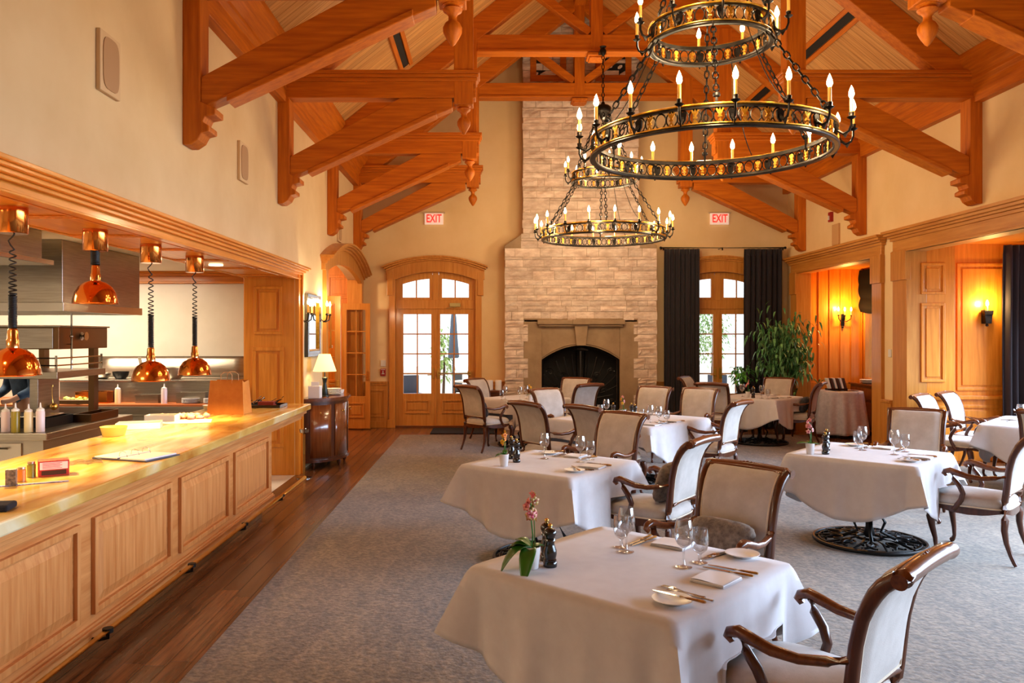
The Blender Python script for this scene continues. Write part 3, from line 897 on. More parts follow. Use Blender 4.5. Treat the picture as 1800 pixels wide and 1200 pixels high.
b = MB(); b.tube([(.06, 11.82, 1.55), (.06, 11.82, 2.25)], .012); b.box(.04, .08, 11.82, 11.86, 1.56, 1.6); b.box(.04, .08, 11.82, 11.86, 2.2, 2.24); b.build('pull_bar', BRASS, l2, smooth=40)

# ================================================================== CHAIRS
def make_chair():
    r = empty('dining_armchair'); tag(r, 'x', 'chair')
    # seat cushion: domed pad, wider at the front
    b = MB()
    def hw(t): return .245 + .035*t        # t: 0 rear .. 1 front
    def outline(a):
        ca, sa = math.cos(a), math.sin(a)
        x = abs(ca)**.45*(1 if ca > 0 else -1); y = abs(sa)**.45*(1 if sa > 0 else -1)
        t = (y+1)/2
        yy = -.25+.51*t + (.03*(1-x*x) if y > .3 else 0)
        return x*hw(t), yy
    prof = [(.90, .395), (1.0, .41), (1.02, .44), (.99, .468), (.90, .486), (.6, .50), (.3, .506), (.0, .508)]
    def f(u, v):
        k = min(int(v*7+.0001), 7); s, z = prof[k]
        x, y = outline(u*2*PI); return (x*s, .01+(y-.01)*s, z)
    b.grid(f, 48, 7, closeu=True); b.add([f(i/48, 0) for i in range(48)], [tuple(range(47, -1, -1))])
    b.build('seat', FABRIC, r, smooth=60)
    b = MB(); b.tube([(lambda p: (p[0]*1.025, .01+(p[1]-.01)*1.025, .412))(outline(i/40*2*PI)) for i in range(40)], .006, 5, closed=True)
    b.build('seat_piping', PIPING, r, smooth=60)
    # shaped apron
    b = MB()
    def ap(u, v):
        x, y = outline(u*2*PI); k = 1.0 + (.03 if v < 1 else 0)
        dip = .030*(abs(math.sin(u*4*PI))) 
        z = [.405, .35+dip, .35+dip, .40][int(v*3+.001)]
        s = [1.03, 1.035, .95, .93][int(v*3+.001)]
        return (x*s, .01+(y-.01)*s, z)
    b.grid(ap, 56, 3, closeu=True); b.build('apron', MAHOG, r, smooth=50)
    # cabriole front legs
    for s in (-1, 1):
        P = [(.235, .22, .40), (.262, .245, .36), (.278, .262, .30), (.268, .252, .22), (.25, .236, .13), (.245, .232, .06), (.255, .245, .025), (.262, .262, .012)]
        b = MB(); b.tube([(s*x, y, z) for x, y, z in P], [.030, .036, .032, .024, .018, .014, .017, .013], 10)
        b.ball((s*.258, .253, .02), .021, 8); b.build('leg', MAHOG, r, smooth=60)
    for s in (-1, 1):
        P = [(.225, -.235, .42), (.228, -.235, .34), (.232, -.232, .26), (.236, -.245, .17), (.24, -.275, .08), (.242, -.30, .025), (.242, -.31, .008)]
        b = MB(); b.tube([(s*x, y, z) for x, y, z in P], [.026, .027, .024, .019, .016, .016, .014], 8)
        b.build('leg', MAHOG, r, smooth=60)
    # back path (y, z)
    BP = [(-.225, .42), (-.240, .52), (-.250, .62), (-.262, .72), (-.282, .81), (-.315, .89), (-.355, .945), (-.395, .972)]
    def bw(t): return .222 + .018*t
    def bp(t):
        k = t*(len(BP)-1); i = min(int(k), len(BP)-2); q = k-i
        return (BP[i][0]*(1-q)+BP[i+1][0]*q, BP[i][1]*(1-q)+BP[i+1][1]*q)
    def bn(t):
        a = bp(max(t-.05, 0)); c = bp(min(t+.05, 1)); d = Vector((c[0]-a[0], c[1]-a[1])).normalized()
        return (d[1], -d[0])      # forward normal (y,z)
    # upholstered panel
    b = MB(); t0_, t1_ = .16, .97
    def pan(sgn):
        def f(u, v):
            t = t0_+(t1_-t0_)*v; y, z = bp(t); ny, nz = bn(t); e = min(u, 1-u)*2; g = min(v, 1-v)*2
            puff = .014+.016*min(1, e*5)**.5*min(1, g*6)**.5
            x = (u*2-1)*(bw(t)-.02)
            return (x, y+ny*puff*sgn, z+nz*puff*sgn)
        return f
    f1, f2 = pan(1), pan(-1)
    b.grid(f1, 12, 14); b.grid(f2, 12, 14)
    b.build('backrest', FABRIC, r, smooth=70)
    b = MB()
    for f_ in (f1, f2):
        pts = [f_(0, j/12) for j in range(13)] + [f_(i/6, 1) for i in range(1, 7)] + [f_(1, 1-j/12) for j in range(1, 13)] + [f_(1-i/6, 0) for i in range(1, 6)]
        b.tube(pts, .0055, 5, closed=True)
    b.build('back_piping', PIPING, r, smooth=60)
    # stiles
    for s in (-1, 1):
        b = MB(); pts = []
        for j in range(13):
            t = j/12; y, z = bp(t); pts.append((s*(bw(t)+.004), y, z))
        b.tube(pts, [.025]*4+[.024]*5+[.026]*4, 8); b.build('back_stile', MAHOG, r, smooth=60)
    # scrolled top rail with carving
    b = MB()
    yy, zz = -.408, .968
    n = 15; pts = [((-1+2*i/(n-1))*.272, yy, zz+.012*(1-((-1+2*i/(n-1)))**2)) for i in range(n)]
    b.tube(pts, [.026, .030, .027]+[.029]*9+[.027, .030, .026], 20)
    for i in range(-5, 6):
        x = i*.022; b.ball((x, yy+.006, zz+.034-.002*abs(i)), .012, 6, sx=1.3)
    b.tube([(x, y+.036, z+.002) for x, y, z in pts[1:-1]], .010, 6)
    b.build('top_rail', MAHOGX, r, smooth=60)
    b = MB(); n = 11
    b.tube([((-1+2*i/(n-1))*.225, bp(.155)[0], .505-.0+.022*(1-(-1+2*i/(n-1))**2)) for i in range(n)], [.018]*n, 8); b.build('lower_rail', MAHOGX, r, smooth=60)
    # arms
    for s in (-1, 1):
        b = MB()
        P = [(.232, -.255, .672), (.255, -.18, .652), (.275, -.09, .640), (.288, .0, .648), (.292, .07, .668), (.292, .12, .683), (.290, .155, .672), (.288, .165, .655), (.287, .152, .643), (.287, .140, .652)]
        b.tube([(s*x, y, z) for x, y, z in P], [.020, .018, .018, .021, .023, .023, .020, .016, .013, .010], 10)
        a = b.build('armrest', MAHOGX, r, smooth=60)
        b = MB()
        P = [(.286, .105, .665), (.284, .095, .62), (.280, .055, .565), (.272, .035, .51), (.268, .05, .455), (.268, .08, .405), (.266, .10, .38)]
        b.tube([(s*x, y, z) for x, y, z in P], [.018, .019, .021, .020, .020, .022, .022], 8)
        b.build('arm_support', MAHOG, r, smooth=60)
    return r
chair0 = make_chair()
SEATS = []
def chair(rx, ry, fx, fy, label, group):
    """rx,ry: where the top rail stands; fx,fy: the way the chair faces"""
    L = math.hypot(fx, fy); fx /= L; fy /= L
    ox, oy = rx+.40*fx, ry+.40*fy
    rz = math.atan2(fy, fx)-PI/2
    o = inst(chair0, (ox, oy, .014), rz, label, group)
    SEATS.append((ox, oy, fx, fy)); return o
G = {k: 'armchairs at the %s table' % v for k, v in {1: 'nearest', 2: 'second left', 3: 'scroll-based right', 4: 'long middle', 5: 'garden door', 6: 'dark curtain', 7: 'right bay'}.items()}
chair(1.46, 2.65, -.70, .71, 'armchair in the bottom right corner of the photo with carved top rail toward the camera', G[1])
chair(1.49, 4.56, -.756, -.654, 'armchair at the far right side of the nearest table with fur cushion', G[1])
chair(1.55, 5.73, -.80, .60, 'white-lit armchair right of the second table seen from behind at an angle', G[2])
chair(1.30, 7.60, -.73, -.68, 'beige armchair at the far side of the second left table facing the camera', G[2])
chair(.98, 8.34, .80, .60, 'armchair showing its back in front of the long middle table, right of two', G[4])
chair(.39, 8.80, .80, .60, 'armchair showing its back in front of the long middle table, left of two', G[4])
chair(2.85, 8.92, -.77, .64, 'pale-backed armchair at the near right side of long middle table', G[4])
chair(2.97, 11.1, -.60, -.80, 'beige armchair behind the long middle table, right of its pair', G[4])
chair(2.40, 11.42, -.60, -.80, 'beige armchair behind the long middle table, left of its pair', G[4])
chair(.77, 11.0, .55, -.83, 'white-lit armchair at the far left side of the long middle table', G[4])
chair(3.50, 14.2, .82, -.57, 'white-lit armchair standing against the left dark curtain', G[6])
chair(3.45, 12.3, .60, .80, 'armchair with its back to the camera before the glazed door with dark curtains', G[6])
chair(5.05, 13.75, -.60, -.80, 'beige armchair in front of the leafy ficus', G[6])
chair(5.27, 12.5, -.85, .53, 'armchair seen from the side left of the draped round table', G[6])
chair(-.34, 11.72, .76, .65, 'armchair with its back to the camera beside the garden door, nearer of two', G[5])
chair(-.25, 13.5, .80, -.60, 'armchair facing right beside the garden door, farther of two', G[5])
chair(1.54, 12.08, -.60, .80, 'pale-backed armchair standing before the fireplace, nearer of two', G[5])
chair(1.52, 13.75, -.45, -.90, 'beige armchair closest to the black fireplace doors', G[5])
chair(4.17, 6.01, -.70, .71, 'armchair at right edge of photo beside the table with scroll base', G[3])
chair(4.31, 7.96, -.58, -.81, 'beige armchair behind the table with the iron scroll base', G[3])
chair(5.42, 9.95, .66, -.75, 'white-lit armchair in the right bay, left of the pair by the wall lamp', G[7])
chair(5.97, 10.36, .66, -.75, 'white-lit armchair in the right bay, right of the pair by the wall lamp', G[7])
chair(5.50, 7.80, .70, .70, 'armchair cut off by the right photo edge before the bay table', G[7])

# ================================================================== TABLES + CLOTHS
def make_table(side, name='dining_table'):
    r = empty(name); tag(r, 'x', 'table'); h = side/2-.03
    MB().box(-h, h, -h, h, .715, .738).build('tabletop', MAHOGX, r, bevel=.006)
    b = MB(); b.lathe([(.03, .05), (.045, .08), (.028, .14), (.028, .6), (.05, .66), (.12, .715)], 16); 
    for k in range(4):
        a = k*PI/2+.4; b.tube([(.05*math.cos(a), .05*math.sin(a), .3), (.12*math.cos(a), .12*math.sin(a), .18), (.09*math.cos(a), .09*math.sin(a), .1), (.2*math.cos(a), .2*math.sin(a), .045)], .014, 6)
    b.build('pedestal', BLACKIRON, r, smooth=60)
    b = MB(); R = .43
    for rr, q in ((R, .016), (R-.04, .008), (.10, .012)):
        b.tube([(rr*math.cos(2*PI*i/48), rr*math.sin(2*PI*i/48), .022+(R-rr)*.08) for i in range(48)], q, 6, closed=True)
    for k in range(10):
        a = 2*PI*k/10
        for sg in (1, -1):
            pts = []
            for t in range(16):
                ang = t*.42; q = .085*(1-t/19)
                lx = .27+q*math.cos(ang)*1.1; ly = sg*(.055+q*math.sin(ang)*.8)
                z = .03+(R-lx)*.10
                pts.append((lx*math.cos(a)-ly*math.sin(a), lx*math.sin(a)+ly*math.cos(a), z))
            b.tube(pts, .009, 5)
        b.tube([(.10*math.cos(a), .10*math.sin(a), .06), (.25*math.cos(a+.1), .25*math.sin(a+.1), .05), (R*math.cos(a), R*math.sin(a), .022)], .010, 5)
    b.build('scroll_base', BLACKIRON, r, smooth=60)
    return r
def make_cloth(cx, cy, rz, side, Rc, seed, top=.748):
    """round cloth over a square top, falling over any seat it meets"""
    h = side/2+.004; b = MB(); nth = 224; rin = 8; rout = 14
    rnd = random.Random(seed); ph = [rnd.uniform(0, 6.28) for _ in range(6)]
    ca, sa = math.cos(rz), math.sin(rz)
    def f(u, v):
        th = u*2*PI; c, s = math.cos(th), math.sin(th)
        m = max(abs(c), abs(s)); bd = h/m
        k = (bd/h-1)/.41421                # 0 middle of a side, 1 corner
        bd *= 1-.03*k**6
        j = v*(rin+rout)
        if j <= rin:
            rr = bd*(j/rin)*.995; x, y, z = rr*c, rr*s, top
        else:
            d = (Rc-bd)*((j-rin)/rout)
            if abs(c) > abs(s): n = Vector((math.copysign(1, c), 0))
            else: n = Vector((0, math.copysign(1, s)))
            kk = k**3
            dr = (n*(1-kk)+Vector((c, s))*kk).normalized()
            tt = (j-rin)/rout
            wave = .012*math.sin(th*9+ph[0])+.010*math.sin(th*14+ph[1])+.006*math.sin(th*23+ph[2])
            fold = -.05*math.exp(-((k-.72)/.13)**2)*tt
            fl = d*(.05+.42*k**5) + wave*tt + fold*.8 + .006*min(1, tt*8)
            q = dr*fl
            x, y = bd*c+q.x, bd*s+q.y
            z = top - math.sqrt(max(d*d-fl*fl*.5, 0)) if j > rin+.5 else top-.004
        X, Y = cx+x*ca-y*sa, cy+x*sa+y*ca
        if z < .6:
            for ox, oy, fx, fy in SEATS:
                dx, dy = X-ox, Y-oy; lf = dx*fx+dy*fy; lx = abs(dx*fy-dy*fx)
                if lx < .31 and -.3 < lf < .30: z = max(z, .545)
        return (x, y, z)
    b.grid(f, nth, rin+rout, closeu=True)
    o = b.build('tablecloth', CLOTH, smooth=80, solid=.004)
    o.location = (cx, cy, 0.0); o.rotation_euler = (0, 0, rz)
    return o
D2R = PI/180
TB = {1: (.61, 3.40, 47, 1.0, .99), 2: (.47, 6.14, 52.5, 1.0, .99), 3: (3.18, 6.62, 47, 1.02, .99), 4: (1.66, 9.42, 48, 1.40, 1.22),
      5: (.57, 12.5, 45, 1.02, .99), 6: (4.36, 12.75, 45, 1.0, .99), 7: (6.37, 8.78, 46, 1.36, 1.18)}
TN = {1: 'nearest table', 2: 'second left table', 3: 'right scroll-base table', 4: 'long middle table', 5: 'garden door table', 6: 'dark curtain table', 7: 'right bay table'}
tp = make_table(1.0); tp4 = None
for k, (cx, cy, a, side, Rc) in TB.items():
    lab = {1: 'square pedestal table in the foreground hidden under its cloth', 2: 'square pedestal table under the second cloth left of centre', 3: 'pedestal table at right whose black iron scroll base shows under the cloth',
           4: 'larger pedestal table in the middle of the room under a cloth', 5: 'pedestal table under its cloth near the garden door and fireplace', 6: 'pedestal table before the dark-curtained glazed door, iron base showing', 7: 'pedestal table in the right bay at the photo edge'}[k]
    if side < 1.1: inst(tp, (cx, cy, .014), a*D2R, lab, 'pedestal dining tables')
    else:
        if tp4 is None: tp4 = make_table(1.38)
        inst(tp4, (cx, cy, .014), a*D2R, lab, 'pedestal dining tables')
    cl = make_cloth(cx, cy, a*D2R, side, Rc, k, top=.760)
    tag(cl, {1: 'pale linen cloth draped over the nearest table in the foreground', 2: 'pale linen cloth draped over the second table left of centre', 3: 'pale linen cloth hanging above the black iron scroll base at right',
             4: 'large pale linen cloth on the long table in the middle', 5: 'pale linen cloth on the table near garden door and fireplace', 6: 'pale linen cloth on the table before the dark curtains', 7: 'pale linen cloth on the bay table cut by the right photo edge'}[k], 'tablecloth', 'linen tablecloths')
TOP = .7625
# round draped table in the alcove
r = empty('round_table', (6.08, 13.75, 0)); tag(r, 'small round table hidden by a floor-length cloth in the alcove', 'table')
b = MB(); b.lathe([(0, .76), (.37, .76), (.37, .785), (0, .785)], 40); b.build('tabletop', MAHOGX, r)
b = MB(); b.lathe([(.2, 0), (.2, .03), (.04, .06), (.04, .76)], 20); b.build('pedestal', MAHOG, r)
b = MB()
def rc(u, v):
    th = u*2*PI
    if v < .2: rr = .385*v/.2; return (rr*math.cos(th), rr*math.sin(th), .79)
    t = (v-.2)/.8; rr = .385+.09*t+(.028*math.sin(th*13)+.012*math.sin(th*7+1))*t**.7
    return (rr*math.cos(th), rr*math.sin(th), .79-t*.73)
b.grid(rc, 160, 24, closeu=True); o = b.build('tablecloth', mat('silver_cloth', '#b5adb8', .45, 0, '#c6bfc8', 20, sheen=.3), smooth=80, solid=.004)
o.location = (6.08, 13.75, 0); tag(o, 'silvery pleated cloth falling to the floor over the round alcove table', 'tablecloth')

# ================================================================== TABLEWARE PROTOTYPES
def glass_proto(name, prof, label):
    b = MB(); b.shell(prof, 28)
    return tag(b.build(name, GLASS, smooth=60), label, 'glass')
WG = glass_proto('wine_glass', [(.0, .0), (.034, .001), (.035, .003), (.012, .007), (.005, .014), (.0045, .05), (.0045, .078), (.010, .086), (.028, .10), (.038, .122), (.041, .145), (.038, .175), (.032, .205), (.0315, .205), (.037, .175), (.040, .145), (.037, .123), (.027, .102), (.0, .090)], 'x')
SG = glass_proto('water_goblet', [(.0, .0), (.032, .001), (.033, .003), (.010, .007), (.006, .012), (.008, .022), (.006, .034), (.012, .042), (.030, .058), (.038, .085), (.0375, .115), (.033, .150), (.0325, .150), (.0365, .115), (.037, .086), (.029, .061), (0, .047)], 'x')
def fork():
    b = MB(); b.tube([(0, -.10, .006), (0, -.05, .004), (0, 0, .003), (0, .045, .005)], [.005, .004, .003, .005], 6)
    b.box(-.011, .011, .04, .062, .004, .0065)
    for k in range(4): x = -.0095+k*.0063; b.beam((x, .06, .0055), (x, .10, .003), .0028, .002)
    return tag(b.build('fork', CHROME, smooth=40), 'x', 'fork')
def knife(name='table_knife'):
    r = empty(name); tag(r, 'x', 'knife')
    b = MB(); b.prism([(-.007, 0), (.008, 0), (.0085, .08), (.002, .115), (-.005, .115), (-.007, .09)], 'z', .004, .0062); b.build('blade', CHROME, r)
    b = MB(); b.tube([(0, 0, .0065), (0, -.03, .007), (0, -.09, .0075), (0, -.10, .007)], [.006, .0065, .0085, .006], 8, sq=.7); b.build('handle', mat('horn_handle', '#6a3c18', .3, .2, '#b8802c', 40), r, smooth=50)
    return r
def napkin():
    b = MB()
    for i, (s, z) in enumerate(((1.0, 0), (.985, .0035), (.96, .007), (.93, .0105))):
        w_, l_ = .075*s, .085*s
        def f(u, v, w_=w_, l_=l_, z=z): return ((u*2-1)*w_, (v*2-1)*l_+.002*math.sin(u*5), z+.0015*math.sin(u*6+v*4)+.0035)
        b.grid(f, 8, 8)
        def g(u, v, w_=w_, l_=l_, z=z): return ((u*2-1)*w_, (v*2-1)*l_+.002*math.sin(u*5), z+.0015*math.sin(u*6+v*4)+.0005)
        b.grid(g, 8, 8)
    b.box(-.07, .07, -.08, .08, .0, .011)
    return tag(b.build('napkin', LINENW, smooth=40, merge=False), 'x', 'napkin')
def plate(name='bread_plate', R=.075):
    b = MB(); b.lathe([(0, .0), (R*.55, .0), (R*.6, .004), (R, .016), (R*1.005, .0185), (R*.98, .019), (R*.62, .008), (0, .007)], 36)
    return tag(b.build(name, PORC, smooth=50), 'x', 'plate')
def mill(name):
    r = empty(name); tag(r, 'x', 'pepper mill')
    b = MB(); b.lathe([(.029, 0), (.030, .003), (.030, .022), (.0265, .026), (.0275, .030), (.024, .034), (.026, .040), (.029, .056), (.028, .070), (.020, .092), (.0185, .104), (.024, .112), (.0225, .117), (.021, .120)], 24); b.build('body', BLACKGL, r, smooth=50)
    b = MB(); b.lathe([(.018, .120), (.021, .124), (.027, .138), (.0275, .148), (.020, .160), (.010, .165), (0, .166)], 24); b.build('head', BLACKGL, r, smooth=50)
    b = MB(); b.lathe([(.006, .164), (.006, .169), (.010, .173), (.010, .178), (.005, .183), (0, .184)], 12); b.build('knob', BRASS, r, smooth=50)
    return r
def leaf_surf(b, base, dirv, L, W, droop, up=.35, n=8, twist=0):
    """long curved leaf with a fold along the midrib"""
    d = Vector((dirv[0], dirv[1], 0)).normalized(); sdir = Vector((-d.y, d.x, 0)); base = Vector(base); vs = []
    for i in range(n+1):
        t = i/n; c = base + d*L*t*(1-.12*t) + Vector((0, 0, up*L*t - droop*L*t*t))
        wv = W*math.sin(PI*min(1, t*.93+.05))**.75 * (1 if i < n else .05)
        for q in (-1, -.5, 0, .5, 1): vs.append(c + sdir*wv*q + Vector((0, 0, abs(q)*wv*.35)))
    b.add(vs, [(i*5+j, i*5+j+1, (i+1)*5+j+1, (i+1)*5+j) for i in range(n) for j in range(4)])
def orchid(name, petal, petal2, label, h=.27, nfl=7, leaves=((-1, -.2, .16, .037, .95, .35), (-.45, -1, .15, .034, 1.05, .25), (-.6, .6, .10, .026, .5, .7), (-1, .3, .11, .026, .5, .5), (.8, .3, .07, .02, .4, .4)), seed=1):
    rn = random.Random(seed)
    r = empty(name); tag(r, label, 'potted plant')
    b = MB(); b.lathe([(.026, 0), (.028, .002), (.037, .088), (.037, .092), (.033, .092), (.031, .078), (0, .078)], 28); b.build('pot', PORC, r, smooth=40)
    b = MB(); b.lathe([(0, .079), (.02, .084), (.031, .080)], 16); b.build('soil', SOIL, r, smooth=40)
    b = MB(); b.tube([(0, 0, .08), (.004, 0, .14), (-.002, .004, .2), (-.006, 0, h)], [.004, .0035, .003, .0025], 7)
    b.tube([(.012, 0, .08), (.012, .003, .16), (.006, .0, h-.02)], .002, 6); b.build('stem', mat('orchid_stem', '#3e7a34', .4), r, smooth=60)
    for (dx, dy, L, W, dr, up) in leaves:
        b = MB(); leaf_surf(b, (0, 0, .085), (dx, dy), L, W, dr, up); b.build('leaf', LEAF, r, smooth=70, solid=.0018)
    for k in range(nfl):
        a = rn.uniform(0, 6.28); z = h-.085+.105*k/nfl+rn.uniform(-.008, .008); rr = rn.uniform(.010, .026+.014*(nfl > 8))
        c = Vector((-.005+rr*math.cos(a), rr*math.sin(a), z)); nrm = Vector((math.cos(a), math.sin(a)-.6, .15)).normalized(); x, y = frame(nrm)
        b = MB()
        for q in range(5):
            an = q*2*PI/5+.3; dr = x*math.cos(an)+y*math.sin(an); sd = nrm.cross(dr); L = .022; Wd = .0095
            b.add([c, c+dr*L*.5+sd*Wd+nrm*.002, c+dr*L-nrm*.002, c+dr*L*.5-sd*Wd+nrm*.002], [(0, 1, 2, 3)])
        fl = b.build('flower', petal if k % 2 else petal2, r, smooth=60, solid=.0015)
        b = MB(); b.ball(c+nrm*.003, .0035, 6); b.build('lip', mat('orchid_lip', '#a02040', .5), fl, smooth=60)
    return r
PINK = mat('petal_pink', '#d84a6a', .5, 0, '#f0b8a0', 60); GREENY = mat('petal_lime', '#c8b45a', .5, 0, '#b05a4a', 90); YEL = mat('petal_yellow', '#f0c820', .5, 0, '#e88a10', 70)
PINK2 = mat('petal_salmon', '#f0a0a0', .5)

TBW = {}
def tpos(k, u, v):
    """u,v in metres in the table's own axes (u along its rotation direction)"""
    cx, cy, a, side, _ = TB[k]; c, s = math.cos(a*D2R), math.sin(a*D2R)
    return (cx+u*c-v*s, cy+u*s+v*c)
FK, KN, NP, BPl, MLa = fork(), knife(), napkin(), plate(), mill('pepper_mill')
def put(proto, x, y, rz, label, group, z=TOP):
    return inst(proto, (x, y, z), rz, label, group)
# table axes: +u points to its right-far side (edge normal), -v points to its near-right side
def setting(k, side, desc, w1=(.16, .20), full=True):
    """place setting: side 'u' = at the far-right edge, facing -u; side 'v' = at the near-right edge"""
    cx, cy, a, sd, _ = TB[k]; h = sd/2; tn_ = TN[k]
    def P(al, inn):      # al: along the edge, inn: distance in from the edge
        return tpos(k, h-inn, al) if side == 'u' else tpos(k, al, -(h-inn))
    rz = a*D2R + (PI/2 if side == 'u' else 0)     # tableware points towards table centre (+y local)
    g = 'place setting of the %s at %s' % (desc, tn_)
    rzv = rz
    put(NP, *P(0, .12), rzv+.1, 'folded white napkin at %s of the %s' % (desc, tn_), 'folded napkins')
    sg = -1 if side == 'u' else 1
    put(KN, *P(.125*sg, .13), rzv, 'knife with brown handle right of napkin, %s of %s' % (desc, tn_), 'table knives')
    put(FK, *P(-.115*sg, .14), rzv, 'steel fork left of napkin, %s of %s' % (desc, tn_), 'table forks')
    if full:
        put(KN, *P(.15*sg, .14), rzv-.06, 'outer knife of the setting at %s of %s' % (desc, tn_), 'table knives')
        put(FK, *P(-.14*sg, .15), rzv+.08, 'outer fork of the setting at %s of %s' % (desc, tn_), 'table forks')
    put(BPl, *P(-.24*sg, .13), 0, 'bread plate left of the forks, %s of %s' % (desc, tn_), 'bread plates')
    x, y = P(-.22*sg, .13); put(KN, x, y, rzv-.75, 'butter knife across the bread plate, %s of %s' % (desc, tn_), 'butter knives', z=TOP+.017)

# ---- nearest table, placed one by one
def xy(px, py, z=TOP+.0):
    """floor plan position of a point of known height seen in the photograph"""
    D = 1390*(1.75-z)/(py-589); return ((px-860)*D/1390, D)
def T1(proto, px, py, rz, label, group, z=TOP): return put(proto, *xy(px, py, z), rz, label, group, z)
g1 = 'stemware on the nearest table'
orch1 = orchid('potted_orchid', PINK, GREENY, 'pink orchid with broad green leaves in white pot on nearest table', h=.29, nfl=15)
place(orch1, (*xy(935, 998), TOP), .1)
T1(MLa, 967, 995, 0, 'front black pepper mill beside the pink orchid', 'black mills on nearest table')
T1(MLa, 961, 984, .3, 'rear black mill half hidden behind the front mill near the pink orchid', 'black mills on nearest table')
T1(WG, 1101, 970, 0, 'left wine glass in front of the cutlery on the nearest table', g1)
T1(SG, 1092, 962, 0, 'water goblet half hidden behind the left wine glass, nearest table', g1)
T1(WG, 1202, 997, 0, 'tall wine glass in the middle of the nearest table', g1)
T1(SG, 1230, 989, 0, 'water goblet just right of the tall wine glass, nearest table', g1)
T1(NP, 1183, 958, .9, 'folded white napkin behind the tall wine glass on nearest table', 'folded napkins')
T1(NP, 1259, 1020, -.74, 'folded white napkin near right edge of the nearest table', 'folded napkins')
T1(BPl, 1182, 1059, 0, 'white bread plate with cutlery across it at nearest table front corner', 'bread plates')
T1(BPl, 1305, 978, 0, 'white bread plate at the right corner of the nearest table', 'bread plates')
T1(FK, 1201, 1041, -2.45+PI, 'fork resting by the front bread plate on the nearest table', 'table forks')
T1(FK, 1213, 1047, -2.4+PI, 'second fork lying right of the front bread plate on nearest table', 'table forks')
T1(KN, 1196, 1051, -2.3+PI, 'butter knife lying across the front bread plate, nearest table', 'butter knives', z=TOP+.017)
T1(KN, 1291, 1003, -2.25+PI, 'upper brown-handled knife right of the napkin, nearest table', 'table knives')
T1(KN, 1282, 1007, -2.25+PI, 'lower brown-handled knife right of the napkin, nearest table', 'table knives')
T1(KN, 1127, 950, 2.45, 'left brass-coloured knife behind the left glasses, nearest table', 'table knives')
T1(KN, 1134, 952, 2.40, 'right brass-coloured knife behind the left glasses, nearest table', 'table knives')
T1(FK, 1262, 977, 2.2, 'fork left of the right bread plate on the nearest table', 'table forks')
T1(FK, 1271, 972, 2.2, 'second fork close to the right bread plate on nearest table', 'table forks')
# ---- second table
def TT(k, proto, u, v, label, group, rz=0.): return put(proto, *tpos(k, u, v), rz, label+' on the '+TN[k], group)
orch2 = orchid('potted_orchid', YEL, mat('petal_orange', '#ee8a30', .5), 'yellow orchid in white pot on second table left of centre', h=.25, nfl=6, seed=3,
               leaves=((-1, -.2, .08, .022, .5, .3), (-.4, -1, .05, .02, .3, .7), (.2, .6, .05, .02, .3, .9)))
place(orch2, (*xy(886, 819), TOP))
def XYp(k, proto, px, py, label, group, rz=0.): return put(proto, *xy(px, py), rz, label, group)
XYp(2, MLa, 908, 812, 'front black pepper mill beside the yellow orchid', 'black mills on second table')
XYp(2, MLa, 899, 806, 'rear black mill beside the yellow orchid', 'black mills on second table')
XYp(2, WG, 957, 806, 'single wine glass left of the napkins on second table', 'stemware on the second table')
XYp(2, WG, 1020, 812, 'wine glass in the middle of the second table', 'stemware on the second table')
XYp(2, SG, 1038, 808, 'water goblet right of the middle wine glass on second table', 'stemware on the second table')
setting(2, 'u', 'far right side'); setting(2, 'v', 'near right side')
# ---- right table
orch3 = orchid('potted_orchid', PINK, PINK2, 'pink orchid in white pot on the right table with scroll base', h=.27, nfl=8, seed=5,
               leaves=((-1, .0, .13, .025, .25, .25), (1, -.2, .09, .024, .3, .2), (.1, .9, .06, .02, .3, .6)))
place(orch3, (*xy(1424, 798), TOP))
XYp(3, MLa, 1451, 798, 'black pepper mill beside the orchid on right table, foremost', 'black mills on right table')
XYp(3, MLa, 1453, 791, 'black mill just behind the foremost one on right table', 'black mills on right table')
XYp(3, WG, 1516, 791, 'wine glass left of centre on the right table', 'stemware on the right table')
XYp(3, SG, 1508, 788, 'goblet behind the left wine glass on the right table', 'stemware on the right table')
XYp(3, WG, 1572, 799, 'wine glass right of centre on the right table', 'stemware on the right table')
XYp(3, SG, 1591, 794, 'goblet right of the right wine glass on the right table', 'stemware on the right table')
setting(3, 'u', 'far right side'); setting(3, 'v', 'near right side')
# ---- long middle table
r = orchid('potted_orchid', YEL, PINK2, 'yellow orchid among the glasses on the long middle table', h=.24, nfl=5, seed=8, leaves=((-1, 0, .06, .02, .3, .3), (1, 0, .06, .02, .3, .4)))
place(r, (*xy(1095, 733), TOP))
for px, py, gl, l in ((1055, 733, SG, 'leftmost goblet'), (1066, 731, WG, 'left wine glass'), (1128, 742, SG, 'goblet in front of the beige chairs'), (1143, 744, WG, 'first wine glass right of the orchid'), (1158, 747, WG, 'second wine glass right of the orchid'), (1172, 744, SG, 'rightmost goblet')):
    XYp(4, gl, px, py, l+' on the long middle table', 'stemware on the long table')
XYp(4, MLa, 1078, 734, 'black pepper mill left of the yellow orchid on the long table', 'black mills on long table')
XYp(4, MLa, 1110, 735, 'black pepper mill right of the yellow orchid, left of two on the long table', 'black mills on long table')
XYp(4, MLa, 1116, 737, 'black pepper mill right of the yellow orchid, right of two on long table', 'black mills on long table')
setting(4, 'u', 'far right side', full=False); setting(4, 'v', 'near right side', full=False)
for dv in (.38,):
    put(NP, *tpos(4, .55, dv), .8, 'folded napkin farthest from the camera on long middle table', 'folded napkins')
    put(NP, *tpos(4, -.45, -.58), .8, 'folded napkin at the left front end of the long middle table', 'folded napkins')
